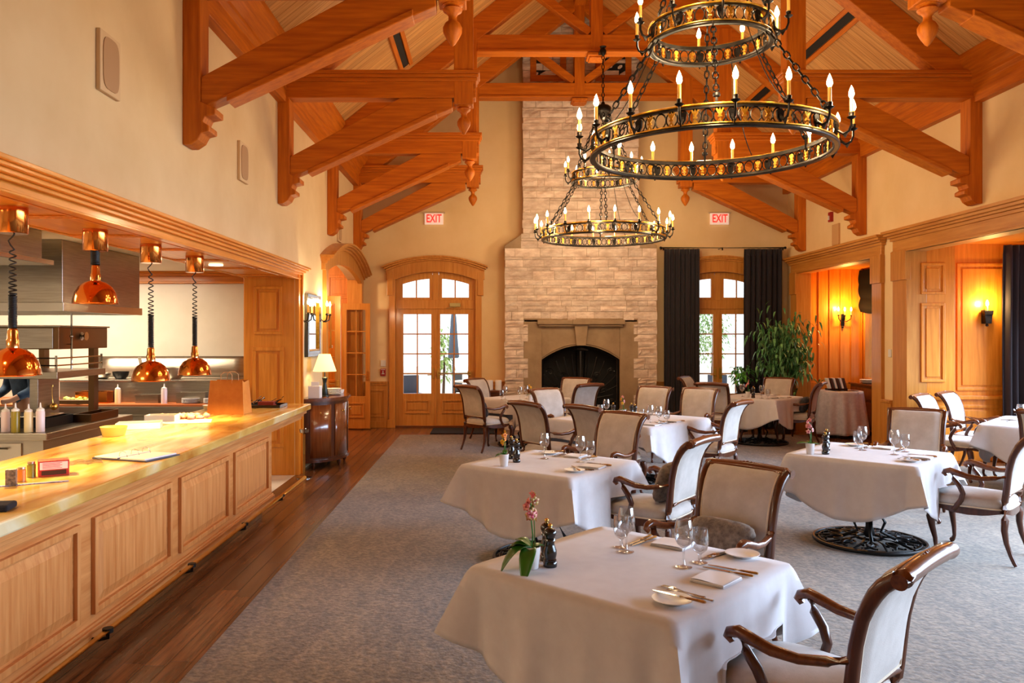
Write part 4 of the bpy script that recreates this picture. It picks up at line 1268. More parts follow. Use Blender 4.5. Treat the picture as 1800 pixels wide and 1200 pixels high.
# ---- garden door table
XYp(5, WG, 888, 702, 'left wine glass on the table by the garden door', 'stemware on the garden door table')
XYp(5, SG, 882, 703, 'leftmost goblet on the table by the garden door', 'stemware on the garden door table')
XYp(5, WG, 914, 703, 'middle wine glass on the table by the garden door', 'stemware on the garden door table')
XYp(5, WG, 925, 701, 'right wine glass on the table by the garden door', 'stemware on the garden door table')
XYp(5, MLa, 941, 703, 'black pepper mill on the table by the garden door', 'black mills on garden door table')
r = orchid('potted_orchid', YEL, YEL, 'small yellow orchid in white pot on the garden door table', h=.24, nfl=4, seed=9, leaves=((-1, 0, .06, .02, .3, .3),))
place(r, (*xy(932, 704), TOP))
setting(5, 'u', 'far right side', full=False); setting(5, 'v', 'near right side', full=False)
# ---- dark curtain table
r = orchid('potted_orchid', PINK2, PINK, 'pink orchid with tall leafy stems on table before dark curtains', h=.26, nfl=6, seed=11, leaves=((-1, 0, .05, .02, .3, .5), (.5, .3, .06, .02, .3, .9)))
place(r, (*tpos(6, -.30, .05), TOP))
XYp(6, WG, 1339, 700, 'left wine glass on table before the dark curtains', 'stemware on the curtain table')
XYp(6, SG, 1350, 701, 'right goblet on table before the dark curtains', 'stemware on the curtain table')
TT(6, WG, -.2, .2, 'wine glass beside the orchid', 'stemware on the curtain table')
TT(6, MLa, -.34, -.06, 'black pepper mill beside the orchid', 'black mills on curtain table')
setting(6, 'u', 'far right side', full=False); setting(6, 'v', 'near right side', full=False)
# ---- bay table
setting(7, 'u', 'far right side', full=False)
for (u, v, gl, l) in ((-.1, .38, WG, 'wine glass nearest the pair of pale chairs'), (-.2, .05, SG, 'goblet near the cut-off chair')):
    put(gl, *tpos(7, u, v), 0, l+' on the bay table', 'stemware on the bay table')
put(NP, *tpos(7, .1, .52), .9, 'folded napkin at the far left side of the bay table', 'folded napkins')
put(KN, *tpos(7, .25, .5), 2.4, 'knife at the far left side of the bay table', 'table knives')
put(FK, *tpos(7, -.08, .5), 2.4, 'fork at the far left side of the bay table', 'table forks')

# ---- cushions on chairs
def cushion(seat_i, w_, h_, label, m, fy=-.13, tilt=.30, dx=0., z0=.50):
    ox, oy, fx, fy_ = SEATS[seat_i]
    b = MB()
    def f(u, v):
        th = u*2*PI; ph = (v-.5)*PI; c, s = math.cos(th), math.sin(th)
        sx = abs(c)**.5*(1 if c > 0 else -1); sz = abs(s)**.5*(1 if s > 0 else -1)
        k = math.cos(ph)**.55
        nz = 1+.03*math.sin(u*60)*math.sin(v*40)
        return (sx*w_/2*k*nz, math.sin(ph)*.065*(1-.25*abs(sx*k)), sz*h_/2*k*nz)
    b.grid(f, 40, 16, closeu=True)
    o = b.build('cushion', m, smooth=80)
    rz = math.atan2(fy_, fx)-PI/2
    o.rotation_euler = (tilt, 0, rz)
    o.location = (ox+fx*fy+fy_*dx, oy+fy_*fy-fx*dx, z0+h_/2+.012)
    return tag(o, label, 'cushion', 'fur cushions on chairs')
cushion(1, .40, .22, 'brown fur cushion on the armchair at far side of nearest table', FUR)
cushion(2, .36, .30, 'grey-brown fur cushion on the pale-backed armchair right of second table', FUR)
cushion(14, .30, .26, 'dark fur cushion on the armchair beside the garden door', mat('fur_dark', '#2c2a2c', .95, 0, '#444044', 30, bump=.6))
cushion(13, .30, .26, 'dark cushion on the side-on armchair left of the draped round table', mat('fur_dark', '#2c2a2c', .95))

# ================================================================== CHANDELIERS
def ring_tube(b, R, z, r, n=72, sq=1.0, cs=8):
    b.tube([(R*math.cos(2*PI*i/n), R*math.sin(2*PI*i/n), z) for i in range(n)], r, cs, closed=True)
def band(b, R, z0, z1, t, n=72):
    prof = [(R-t/2, z0), (R+t/2, z0), (R+t/2, z1), (R-t/2, z1)]
    vs = []; 
    for i in range(n):
        a = 2*PI*i/n
        for q in prof: vs.append((q[0]*math.cos(a), q[0]*math.sin(a), q[1]))
    b.add(vs, [(i*4+k, i*4+(k+1) % 4, ((i+1) % n)*4+(k+1) % 4, ((i+1) % n)*4+k) for i in range(n) for k in range(4)])
def chain_mesh(b, p, q, link=.06, r=.005, sag=0.):
    p = Vector(p); q = Vector(q); L = (q-p).length; n = max(2, int(L/(link*.78))); x, y = frame(q-p)
    for i in range(n):
        t = (i+.5)/n; c = p.lerp(q, t) - Vector((0, 0, sag*4*t*(1-t))); d = (q-p).normalized(); w_ = x if i % 2 else y
        pts = []
        for k in range(8):
            a = 2*PI*k/8; pts.append(c + d*math.cos(a)*link*.5 + w_*math.sin(a)*link*.24)
        b.tube(pts, r, 4, closed=True)
def make_ring(par, R, z0, nc, name, phase):
    """openwork ring: two bands, circles and gilt lilies between; nc candles on scrolled arms"""
    H = .155
    b = MB(); band(b, R, z0, z0+.028, .034); ring_tube(b, R+.016, z0+.008, .009); ring_tube(b, R-.016, z0+.008, .009)
    band(b, R, z0+H-.026, z0+H, .028)
    b.build(name, BRONZE, par, smooth=40)
    b = MB(); ring_tube(b, R+.016, z0+.026, .006); ring_tube(b, R+.014, z0+H-.004, .007); ring_tube(b, R, z0+H+.003, .006)
    ncell = nc*2; 
    for k in range(ncell):
        a = phase+2*PI*(k+.5)/ncell; M = Matrix.Rotation(a, 4, 'Z') @ Matrix.Translation((R+.006, 0, z0+H/2))
        st = len(b.v)
        # stylised lily in the tangent plane (y,z)
        b.prism([(-.006, -.012), (.006, -.012), (.008, .02), (0, .05), (-.008, .02)], 'x', -.005, .008)
        for s in (-1, 1):
            b.prism([(s*.004, 0), (s*.016, .018), (s*.026, .040), (s*.018, .046), (s*.006, .026)], 'x', -.004, .007)
            b.prism([(s*.003, -.012), (s*.010, -.03), (s*.022, -.048), (s*.010, -.050), (s*.0, -.03)], 'x', -.004, .007)
        b.box(-.006, .010, -.013, .013, -.014, -.004)
        b.xf(M, st)
    b.build(name+'_gilding', GILT, par, smooth=30)
    b = MB()
    for k in range(ncell):
        for off in (-.01, .49):
            a = phase+2*PI*(k+off)/ncell; rad = .037
            M = Matrix.Rotation(a, 4, 'Z') @ Matrix.Translation((R, 0, z0+H/2)); st = len(b.v)
            ry = min(rad, 2*PI*R/ncell*.25)
            b.tube([(0, ry*math.cos(2*PI*i/14), .048*math.sin(2*PI*i/14)) for i in range(14)], .005, 4, closed=True)
            b.xf(M, st)
    b.build(name+'_openwork', BRONZE, par, smooth=40)
    for k in range(nc):
        a = phase+2*PI*k/nc; M = Matrix.Rotation(a, 4, 'Z'); zc = z0+H/2
        b = MB()
        b.tube([(R+.01, 0, zc+.03), (R+.03, 0, zc-.02), (R+.065, 0, zc-.045), (R+.10, 0, zc-.03), (R+.115, 0, zc+.01), (R+.115, 0, zc+.05)], [.010, .011, .010, .009, .008, .008], 6)
        b.lathe([(.006, .045), (.02, .052), (.031, .062), (.02, .066), (.016, .072), (.018, .092), (.012, .096)], 10, (R+.115, 0, zc))
        for s in (-1, 1):
            b.prism([(0, zc-.05), (s*.02, zc-.02), (s*.026, zc+.025), (s*.008, zc+.04), (0, zc+.03)], 'x', R+.012, R+.024)
        b.prism([(R+.05, zc-.036), (R+.075, zc-.075), (R+.10, zc-.030)], 'y', -.004, .004)
        b.xf(M); ar = b.build('candle_arm', IRON, par, smooth=50)
        b = MB(); b.lathe([(.0115, .09), (.0115, .185), (.009, .190)], 10, (R+.115, 0, zc)); b.xf(M); cd = b.build('candle', CANDLE, par, smooth=50)
        b = MB(); b.lathe([(.0, .186), (.012, .194), (.0195, .212), (.017, .234), (.008, .260), (.0, .278)], 10, (R+.115, 0, zc)); b.xf(M); b.build('bulb', WATERY, cd, smooth=60)
def make_chandelier():
    r = empty('chandelier'); tag(r, 'x', 'chandelier')
    z1, z2 = 3.09, 3.92
    make_ring(r, .875, z1, 18, 'lower_ring', .06); make_ring(r, .44, z2, 10, 'upper_ring', .2)
    for k in range(6):
        a = 2*PI*k/6+.3; c, s = math.cos(a), math.sin(a)
        b = MB(); chain_mesh(b, (.44*c, .44*s, z2+.02), (.86*c, .86*s, z1+.20), .075, .006)
        b.tube([(.86*c, .86*s, z1+.21), (.865*c, .865*s, z1+.10)], .009, 6); b.lathe([(.022, -.012), (.026, 0), (.022, .012)], 8, (.86*c, .86*s, z1+.215))
        b.build('chain', IRON, r, smooth=50)
        b = MB(); chain_mesh(b, (.05*c, .05*s, 4.98), (.43*c, .43*s, z2+.19), .075, .006); b.tube([(.43*c, .43*s, z2+.2), (.435*c, .435*s, z2+.1)], .009, 6)
        b.build('chain', IRON, r, smooth=50)
    for k in range(3):
        a = 2*PI*k/3+.9; c, s = math.cos(a), math.sin(a)
        P = []
        for i in range(9):
            t = i/8; rr = .42+.45*t; P.append((rr*c, rr*s, z2+.01 + (z1+.16-z2)*t - .12*math.sin(PI*t)))
        b = MB(); b.tube(P, .004, 5); b.build('cable', BLACKIRON, r, smooth=60)
    b = MB(); b.lathe([(0, 4.82), (.03, 4.84), (.045, 4.88), (.06, 4.92), (.10, 4.94), (.115, 4.965), (.115, 5.02), (.09, 5.045), (.035, 5.06), (.02, 5.10), (0, 5.11)], 24); b.build('hub', IRON, r, smooth=50)
    b = MB(); chain_mesh(b, (0, 0, 5.10), (0, 0, 5.78), .08, .007)
    b.lathe([(.0, 5.76), (.035, 5.79), (.05, 5.84), (.03, 5.88), (.05, 5.905)], 14)
    b.build('hanging_chain', IRON, r, smooth=50)
    return r
ch = make_chandelier()
inst(ch, (1.66, 5.95, 0), 0, 'large two-tier candle chandelier nearest the camera, top right of photo', 'candle chandeliers')
inst(ch, (1.655, 11.5, .04), .13, 'farther two-tier candle chandelier hanging before the stone chimney', 'candle chandeliers')
b = MB(); b.beam((1.655, 11.5, 5.945), (1.655, 11.95, 5.945), .05, .03)
struct(b.build('trim_hanger', BLACKIRON))
b = MB(); b.beam((1.66, 5.95, 5.90), (1.66, 6.36, 5.90), .05, .03); struct(b.build('trim_hanger', BLACKIRON))
for x, y, q in ((1.66, 5.95, .62), (1.655, 11.5, 1.0)):
    for k in range(6):
        a = k*PI/3+.3; point('chandelier_light', (x+1.0*math.cos(a), y+1.0*math.sin(a), 3.36), 38*q, WARM, .06)
    for k in range(3):
        a = k*2*PI/3; point('chandelier_light', (x+.56*math.cos(a), y+.56*math.sin(a), 4.2), 30*q, WARM, .06)

# ================================================================== COUNTER
b = MB(); b.box(-2.80, -2.16, -2.9, 7.85, .10, .90); b.box(-2.78, -2.24, -2.9, 7.80, 0, .10)
base = empty('counter_base', (0, 0, 0)); tag(base, 'long panelled wooden base of the kitchen pass counter', 'counter')
b.build('carcass', ALDER('y'), base, bevel=.004)
ys = [(-1.8, -.6), (-.6, .6), (.6, 1.8), (1.8, 3.0), (3.0, 4.2), (4.2, 5.4), (5.4, 6.58), (6.58, 7.76)]
for y0, y1 in ys:
    a, c = y0+.09, y1-.06
    b = MB(); z0, z1 = .235, .76
    for (ya, yb, za, zb, t) in ((a, c, z1-.035, z1, .024), (a, c, z0, z0+.035, .024), (a, a+.035, z0, z1, .024), (c-.035, c, z0, z1, .024)): b.box(-2.16, -2.16+t, ya, yb, za, zb)
    # bevelled raised field
    i = .05; o_, n_ = (a+i, c-i, z0+i, z1-i), (a+i+.05, c-i-.05, z0+i+.05, z1-i-.05)
    V = [(-2.158, o_[0], o_[2]), (-2.158, o_[1], o_[2]), (-2.158, o_[1], o_[3]), (-2.158, o_[0], o_[3]), (-2.143, n_[0], n_[2]), (-2.143, n_[1], n_[2]), (-2.143, n_[1], n_[3]), (-2.143, n_[0], n_[3])]
    b.add(V, [(0, 1, 5, 4), (1, 2, 6, 5), (2, 3, 7, 6), (3, 0, 4, 7), (4, 5, 6, 7)])
    b.build('panel', ALDER('z'), base, bevel=.003)
b = MB(); b.box(-2.17, -2.13, -2.9, 7.86, .10, .17); b.box(-2.17, -2.145, -2.9, 7.86, .17, .185); b.build('plinth_moulding', ALDER('y'), base, bevel=.003)
b = MB(); b.box(-2.9, -2.13, -2.9, 8.97, .80, .835); b.box(-2.9, -2.105, -2.9, 8.98, .835, .865); b.box(-2.9, -2.075, -2.9, 8.99, .865, .905); b.build('cornice', ALDER('y'), base, bevel=.005)
b = MB(); b.box(-2.82, -2.70, 8.75, 8.95, 0, .80); b.build('end_support', ALDER('z'), base, bevel=.004)
top = MB().box(-3.03, -2.035, -2.9, 9.03, .905, .97).build('worktop', CMARB, bevel=.010)
tag(top, 'long honey marble worktop of the kitchen pass glowing under the heat lamps', 'worktop')
fr_ = empty('foot_rail', (0, 0, 0)); tag(fr_, 'brass foot rail along the bottom of the wooden counter', 'foot rail')
b = MB(); b.tube([(-2.045, -2.8, .17), (-2.045, 8.75, .17)], .02, 12); b.ball((-2.045, 8.75, .17), .026); b.build('tube', BRASS, fr_, smooth=60)
for y in (.6, 1.8, 3.04, 4.24, 5.44, 6.62, 7.8):
    b = MB(); b.tube([(-2.045, y, .17), (-2.045, y, .13), (-2.09, y, .12), (-2.128, y, .12)], .011, 8); b.lathe([(.028, -.012), (.028, .012)], 12, (-2.045, y, .17)); b.build('bracket', BLACKIRON, fr_, smooth=50)

# ---- heat lamps
def make_lamp(zd, coil0):
    """zd: height of the shade's rim; origin on the soffit"""
    r = empty('heat_lamp'); tag(r, 'x', 'heat lamp'); Z = 2.475
    b = MB(); b.lathe([(.0, 0), (.08, 0), (.08, -.145), (.076, -.15), (0, -.15)], 32); b.build('ceiling_canister', COPPER, r, smooth=40)
    z = zd-Z
    b = MB(); prof = [(.145, 0), (.142, .03), (.130, .075), (.105, .115), (.07, .142), (.035, .153), (.033, .155), (.034, .158)]
    b.shell([(q, z+h) for q, h in prof] + [(.03, z+.156)], 40); b.shell([(q-.004, z+h) for q, h in prof], 40)
    b.tube([(.1455*math.cos(2*PI*i/40), .1455*math.sin(2*PI*i/40), z) for i in range(40)], .003, 5, closed=True); b.build('shade', COPPER, r, smooth=60)
    b = MB(); b.lathe([(.034, z+.15), (.034, z+.20), (.030, z+.205), (.028, z+.25), (.022, z+.262), (0, z+.265)], 24); b.build('socket', mat('copper_pale', '#e0a060', .15, 1.), r, smooth=50)
    b = MB(); b.ball((0, 0, z+.075), .05, 14); b.build('bulb', mat('heat_bulb', '#ffb060', .3, emit=7, emcol='#ffae50'), r, smooth=60)
    return r, z
lamps = [(4.48, 1.525, 'leftmost copper heat lamp, cut by the photo edge', 'tight'), (5.42, 1.968, 'copper heat lamp raised highest, second from the left', 'short'), (6.31, 1.39, 'third copper heat lamp from the left over the counter', 'long'), (7.25, 1.39, 'rightmost copper heat lamp over the counter', 'long')]
for y, zd, lab, kind in lamps:
    r, z = make_lamp(zd, 0); place(r, (-2.70, y, 2.475), 0, lab, 'copper heat lamps')
    zt = z+.265; P = []; Rr = .020 if kind != 'short' else .026
    if kind == 'short':
        n = 220
        for i in range(n): t = i/n; a = t*2*PI*13; P.append((Rr*math.cos(a), Rr*math.sin(a), zt+(-.15-zt)*t))
    else:
        zc = zt+ (.34 if kind == 'long' else .24); n1 = 150
        for i in range(n1): t = i/n1; a = t*2*PI*22; P.append((Rr*math.cos(a), Rr*math.sin(a), zt+(zc-zt)*t*(.75)))
        z2_ = P[-1][2]; n2 = 130; ze = -.24
        for i in range(n2):
            t = i/n2; a = t*2*PI*9; P.append((Rr*(1-.2*t)*math.cos(a), Rr*(1-.2*t)*math.sin(a), z2_+(ze-z2_)*(t**1.35)))
        P += [(-.012, .0, -.215), (-.025, 0, -.19), (.0, 0, -.165), (.01, 0, -.15)]
    b = MB(); b.tube(P, .0045, 5)
    if kind != 'short': b.tube([(0, 0, zt), (0, 0, zt+.2)], .017, 8)
    b.build('coiled_cord', mat('cord_black', '#0c0a0a', .55), r, smooth=70)
    lt = bpy.data.lights.new('heat_lamp_light', 'SPOT'); lt.energy = 85; lt.color = (1, .60, .20); lt.spot_size = 2.2; lt.spot_blend = .6; lt.shadow_soft_size = .04
    lo_ = bpy.data.objects.new('heat_lamp_light', lt); COL.objects.link(lo_); lo_.location = (-2.70, y, zd+.015)
# under-soffit downlights of the hatch
for y in (.8, 2.2, 3.4, 8.1):
    b = MB(); b.lathe([(0, 2.472), (.05, 2.472), (.055, 2.463), (.07, 2.462), (.07, 2.476)], 24, (-2.80, y, 0))
    o = b.build('downlight', mat('downlight', '#fff0d0', .4, emit=6, emcol='#ffdca0')); tag(o, 'small round recessed downlight in the wooden soffit over the worktop', 'downlight', 'soffit downlights')
    lt = bpy.data.lights.new('downlight_light', 'SPOT'); lt.energy = 45; lt.color = (1, .70, .36); lt.spot_size = 2.3; lt.spot_blend = .8; lt.shadow_soft_size = .05
    lo_ = bpy.data.objects.new('downlight_light', lt); COL.objects.link(lo_); lo_.location = (-2.80, y, 2.455)

# ---- things on the worktop
WZ = .9715
def wp(px, py, z=WZ): return xy(px, py, z)
def wt(o, px, py, rz=0, z=WZ): x, y = wp(px, py, z); o.location = (x, y, z); o.rotation_euler = (0, 0, rz); return o
r = empty('paper_bag'); tag(r, 'brown paper carrier bag standing on the worktop', 'paper bag')
b = MB()
PAPER = mat('kraft_paper', '#cc7a28', .75, 0, '#d88a34', 8)
def bagf(s):
    return None
hw_, dp = .19, .10
P = [(-hw_, -dp), (hw_, -dp), (hw_, dp), (-hw_, dp)]
T_ = [(-hw_*.88, -dp*.75), (hw_*.88, -dp*.75), (hw_*.88, dp*.75), (-hw_*.88, dp*.75)]
mid = [(hw_*.80, 0, .31), (-hw_*.80, 0, .31)]
V = [(x, y, 0) for x, y in P] + [(x, y, .33) for x, y in T_] + mid + [(hw_*.97, 0, .04), (-hw_*.97, 0, .04)]
b.add(V, [(0, 1, 5, 4), (2, 3, 7, 6), (0, 3, 2, 1), (1, 2, 10), (1, 10, 8, 5), (2, 6, 8, 10), (3, 0, 11), (0, 4, 9, 11), (3, 11, 9, 7)])
b.build('bag', PAPER, r, solid=.002)
for s in (-1, 1):
    b = MB(); b.tube([(-.06, s*.075, .30), (-.058, s*.07, .385), (-.03, s*.06, .41), (.03, s*.06, .41), (.058, s*.07, .385), (.06, s*.075, .30)], .0035, 6); b.build('handle', mat('paper_cord', '#d8a878', .8), r, smooth=60)
place(r, (-2.60, 7.92, WZ), -.12)
# black cutlery caddy tray near the end
r = empty('cutlery_tray', (-2.50, 8.62, WZ)); tag(r, 'black tray heaped with dark cutlery and a red box at the far end of worktop', 'tray')
b = MB(); b.box(-.20, .26, -.16, .16, 0, .012); b.box(-.20, .26, -.16, -.15, .012, .03); b.box(-.20, .26, .15, .16, .012, .03); b.box(.25, .26, -.15, .15, .012, .03); b.box(-.2, -.19, -.15, .15, .012, .03); b.build('tray', BLACKGL, r, bevel=.003)
b = MB(); b.box(.0, .17, -.08, .04, .013, .06); b.build('red_box', mat('dark_red_box', '#8a2a18', .5), r, bevel=.003)
for i in range(14):
    x = -.16+.35*random.random(); y = -.1+.2*random.random(); a = random.uniform(-1, 1)
    b = MB(); b.tube([(x, y, .035+.03*random.random()), (x+.08*math.cos(a), y+.08*math.sin(a), .05+.07*random.random())], [.008, .005], 6); b.ball((x, y, .04), .012, 6)
    b.build('utensil', random.choice((BLACKGL, CHROME)), r, smooth=50)
# binder
r = empty('ring_binder'); tag(r, 'open ring binder with papers lying on the worktop', 'ring binder')
b = MB(); b.box(-.15, .15, -.22, .0, 0, .008); b.box(-.15, .15, .0, .2, .0, .01); b.build('cover', mat('binder_dark', '#30304a', .5), r, bevel=.002)
b = MB(); b.box(-.14, .14, -.20, -.01, .0085, .016); b.box(-.14, .14, .012, .19, .0105, .016); b.build('papers', mat('paper', '#e4dce0', .8), r)
b = MB()
for x in (-.1, 0, .1): b.tube([(x, -.03, .012), (x, -.02, .045), (x, .01, .05), (x, .03, .04), (x, .035, .012)], .002, 6)
b.build('rings', CHROME, r, smooth=60)
wt(r, 238, 803, 1.25)
# red and white carton
r = empty('carton'); tag(r, 'red and white cardboard carton with window on the worktop', 'carton')
MB().box(-.075, .075, -.05, .05, 0, .085).build('box', mat('carton_red', '#b02a20', .5), r, bevel=.002)
MB().box(-.068, .068, -.0515, -.05, .038, .078).build('white_label', mat('carton_white', '#f0d8d0', .5), r)
MB().box(-.06, .06, -.0515, -.05, .008, .032).build('dark_window', mat('carton_dark', '#3a1a14', .4), r)
b = MB()
for i in range(5): b.box(-.055, .04-.01*(i % 2), -.0525, -.0514, .044+i*.007, .0465+i*.007)
b.build('print', mat('carton_print', '#c83a3a', .5), r)
wt(r, 94, 834, .55)
def jar(px, py, h, rr, m, label, name='spice_jar'):
    q = empty(name); tag(q, label, 'jar', 'small jars beside the carton')
    b = MB(); b.lathe([(0, 0), (rr, 0), (rr, h*.8), (rr*.8, h*.86), (rr*.8, h*.88)], 16); b.build('glass', m, q, smooth=40)
    b = MB(); b.lathe([(rr*.85, h*.86), (rr*.85, h), (0, h)], 16); b.build('lid', STEEL, q, smooth=40)
    wt(q, px, py); return q
jar(55, 838, .085, .022, mat('herb_jar', '#7a7a28', .3), 'jar of green herbs next to the red carton')
jar(38, 845, .075, .022, mat('amber_jar', '#c8782a', .3), 'amber jar between the herb jar and the small speckled box')
q = MB().box(-.025, .025, -.02, .02, 0, .085).build('tin_box', mat('tin_speckle', '#8c7a66', .4, 0, '#4a4038', 60), bevel=.003); tag(q, 'small speckled upright box left of the jars on the worktop', 'box'); wt(q, 20, 853, .4)
q = MB().box(-.19, .19, -.014, .014, 0, .004).build('label_strip', mat('strip_blue', '#3a3a66', .5, 0, '#a8a8c8', 40, (1, 12, 1))); tag(q, 'long narrow dark blue printed strip lying on the worktop', 'label strip'); wt(q, 48, 851, .52)
q = MB().box(-.12, .06, -.07, .05, 0, .03).build('folded_cloth', mat('cloth_black', '#100c14', .9), bevel=.01); tag(q, 'black folded cloth at the left photo edge of the worktop', 'cloth'); wt(q, -2, 895, .2)
b = MB()
b.grid(lambda u, v: ((u-.5)*.26, (v-.5)*.2, .004+.012*abs(math.sin(u*9)*math.cos(v*7))), 16, 14); q = b.build('plastic_film', GLASS, smooth=60); tag(q, 'crumpled clear plastic film right of the red carton', 'plastic film'); wt(q, 138, 815, .5)
def tub(px, py, rx, h, m, label, name='food_tub', cat='food container', square=False, rz=0):
    b = MB()
    if square:
        b.box(-rx, rx, -rx*.6, rx*.6, 0, .004); 
        for s in (-1, 1): b.box(s*rx-.002, s*rx+.002, -rx*.6, rx*.6, 0, h); b.box(-rx, rx, s*rx*.6-.002, s*rx*.6+.002, 0, h)
        o = b.build(name, m, bevel=.001)
    else:
        b.lathe([(0, 0), (rx*.8, 0), (rx, h), (rx*.97, h), (rx*.76, .004), (0, .004)], 24); o = b.build(name, m, smooth=40)
    tag(o, label, cat, 'food containers on the worktop'); return wt(o, px, py, rz)
TUBY = mat('tub_yellow', '#f0d060', .35); TUBW = mat('tub_clear', '#e8e0d0', .25)
tub(200, 765, .10, .07, TUBY, 'yellowish round plastic tub on the back of the worktop')
tub(245, 752, .17, .05, TUBW, 'wide pale rectangular container behind the round tub', square=True, rz=.3)
tub(285, 740, .13, .06, TUBW, 'pale container right of the wide rectangular one', square=True, rz=.1)
tub(375, 720, .11, .05, mat('tub_glass', '#e8d8b8', .15), 'clear round bowl of trimmings left of the paper bag', 'mixing_bowl', 'bowl')
b = MB()
for i in range(40):
    a = random.uniform(0, 6.28); q_ = random.uniform(0, .16); b.ball((q_*math.cos(a)*1.5, q_*math.sin(a), .012+.02*random.random()), random.uniform(.012, .028), 6, sx=1.4)
q = b.build('chopped_ham', mat('pinkfood', '#d88a6a', .6, 0, '#e8b898', 30), smooth=60); tag(q, 'heap of pink sliced food on paper on the worktop', 'food', None, 'stuff'); wt(q, 330, 735, .3)
q = MB().box(-.26, .26, -.16, .16, 0, .002).build('paper_sheet', mat('paper2', '#f0e0c0', .8)); tag(q, 'pale paper sheet under the pink food on the worktop', 'paper sheet'); wt(q, 318, 741, .3, WZ+.0005)

# ================================================================== KITCHEN
KG = 'stainless kitchen fittings'
b = MB(); b.box(-8.6, -3.78, 7.0, 8.55, 2.03, 2.598); o = empty('extraction_hood', (0, 0, 0)); tag(o, 'large stainless extraction hood above the cooking line', 'extraction hood'); b.build('canopy', STEEL, o, bevel=.006)
b = MB(); b.box(-8.62, -3.76, 6.98, 7.02, 1.965, 2.04); b.box(-3.80, -3.76, 6.98, 8.57, 1.965, 2.04); b.box(-8.62, -3.76, 8.53, 8.57, 1.965, 2.04); b.build('gutter_lip', mat('steel_light', '#c8c0b4', .25, 1.), o, bevel=.003)
b = MB(); b.box(-8.5, -3.84, 7.1, 8.5, 2.06, 2.07); b.build('filter_bank', STEELD, o)
o = empty('supply_duct', (0, 0, 0)); tag(o, 'stainless supply duct box under the kitchen ceiling at the left photo edge', 'duct')
MB().box(-6.2, -3.62, 5.6, 6.4, 2.36, 2.598).build('box', STEEL, o, bevel=.005)
MB().box(-6.25, -3.55, 5.55, 6.45, 2.32, 2.36).build('diffuser_lip', mat('steel_light', '#c8c0b4', .25, 1.), o, bevel=.004)
# prep counter
r = empty('prep_counter', (0, 0, 0)); tag(r, 'stainless prep counter with drawers behind the marble worktop', 'kitchen counter')
MB().box(-8.0, -3.74, 6.68, 8.3, .86, .92).build('steel_top', STEEL, r, bevel=.006)
MB().box(-8.0, -3.80, 6.74, 8.25, .1, .86).build('cabinet', mat('steel_matte', '#a8a094', .4, .9), r, bevel=.004)
for i in range(5):
    x = -3.98-i*.62
    d = MB().box(x-.56, x, 6.722, 6.74, .50, .83).build('drawer', mat('steel_light2', '#c0b8ac', .35, .9), r, bevel=.003)
    b = MB(); b.tube([(x-.46, 6.70, .79), (x-.10, 6.70, .79)], .010); b.build('handle', CHROME, d, smooth=50)
    MB().box(x-.56, x, 6.722, 6.74, .14, .49).build('drawer', mat('steel_light2', '#c0b8ac', .35, .9), r, bevel=.003)
# gantry shelf on post
r = empty('heated_gantry', (0, 0, 0)); tag(r, 'stainless pass gantry with railed shelf on a square column', 'gantry shelf')
MB().box(-6.2, -4.10, 7.50, 8.45, 1.335, 1.40).build('shelf', STEEL, r, bevel=.004)
MB().box(-4.43, -4.35, 7.62, 8.0, .9215, 1.335).build('column', STEEL, r, bevel=.004)
b = MB()
for z in (1.46, 1.53): b.tube([(-6.1, 7.54, z), (-4.13, 7.54, z), (-4.13, 8.42, z)], .008, 6)
for p in ((-4.13, 7.54), (-4.13, 8.42), (-4.9, 7.54), (-5.6, 7.54)): b.tube([(p[0], p[1], 1.40), (p[0], p[1], 1.555)], .012, 6)
b.build('guard_rail', CHROME, r, smooth=50)
r = empty('ladle', (-4.325, 7.82, 0), PI/2); tag(r, 'brass-coloured ladle hanging on the gantry column', 'ladle')
b = MB(); b.tube([(0, 0, 1.25), (0, -.005, 1.12), (0, -.01, 1.07)], .006); b.tube([(0, .015, 1.25), (0, -.01, 1.26), (0, -.01, 1.24)], .004); b.build('handle', BRASS, r, smooth=50)
b = MB(); b.ball((0, -.02, 1.045), .04, 12, sz=.9); b.build('bowl', BRASS, r, smooth=50)
# salamander grill
r = empty('salamander_grill', (0, 0, 0)); tag(r, 'brown steel salamander grill with round knob above the gantry', 'grill')
MB().box(-4.95, -4.25, 7.80, 8.80, 1.61, 1.83).build('housing', STEELD, r, bevel=.006)
MB().box(-4.97, -4.23, 7.78, 8.82, 1.83, 1.848).build('lid', STEEL, r, bevel=.004)
MB().box(-4.9, -4.3, 7.785, 7.80, 1.62, 1.82).build('front_panel', STEEL, r, bevel=.003)
b = MB(); b.tube([(-4.25, 8.25, 1.74), (-4.20, 8.25, 1.74)], .045, 16); b.build('knob', CHROME, r, smooth=40)
b = MB(); b.box(-4.9, -4.3, 8.6, 8.7, 1.0, 1.04); b.box(-4.9, -4.84, 8.6, 8.7, .92, 1.61); b.box(-4.36, -4.3, 8.6, 8.7, .92, 1.61); b.build('stand', STEELD, r)
b = MB(); b.tube([(-4.20, 7.95, 1.97), (-4.20, 7.95, 1.50), (-4.20, 7.95, 1.41)], .010); b.ball((-4.20, 7.95, 1.74), .02, 8); b.tube([(-4.20, 7.95, 1.66), (-4.33, 7.95, 1.66)], .006); q = b.build('gas_pipe', CHROME, smooth=50); tag(q, 'thin bright pipe dropping from hood edge past the grill', 'pipe')
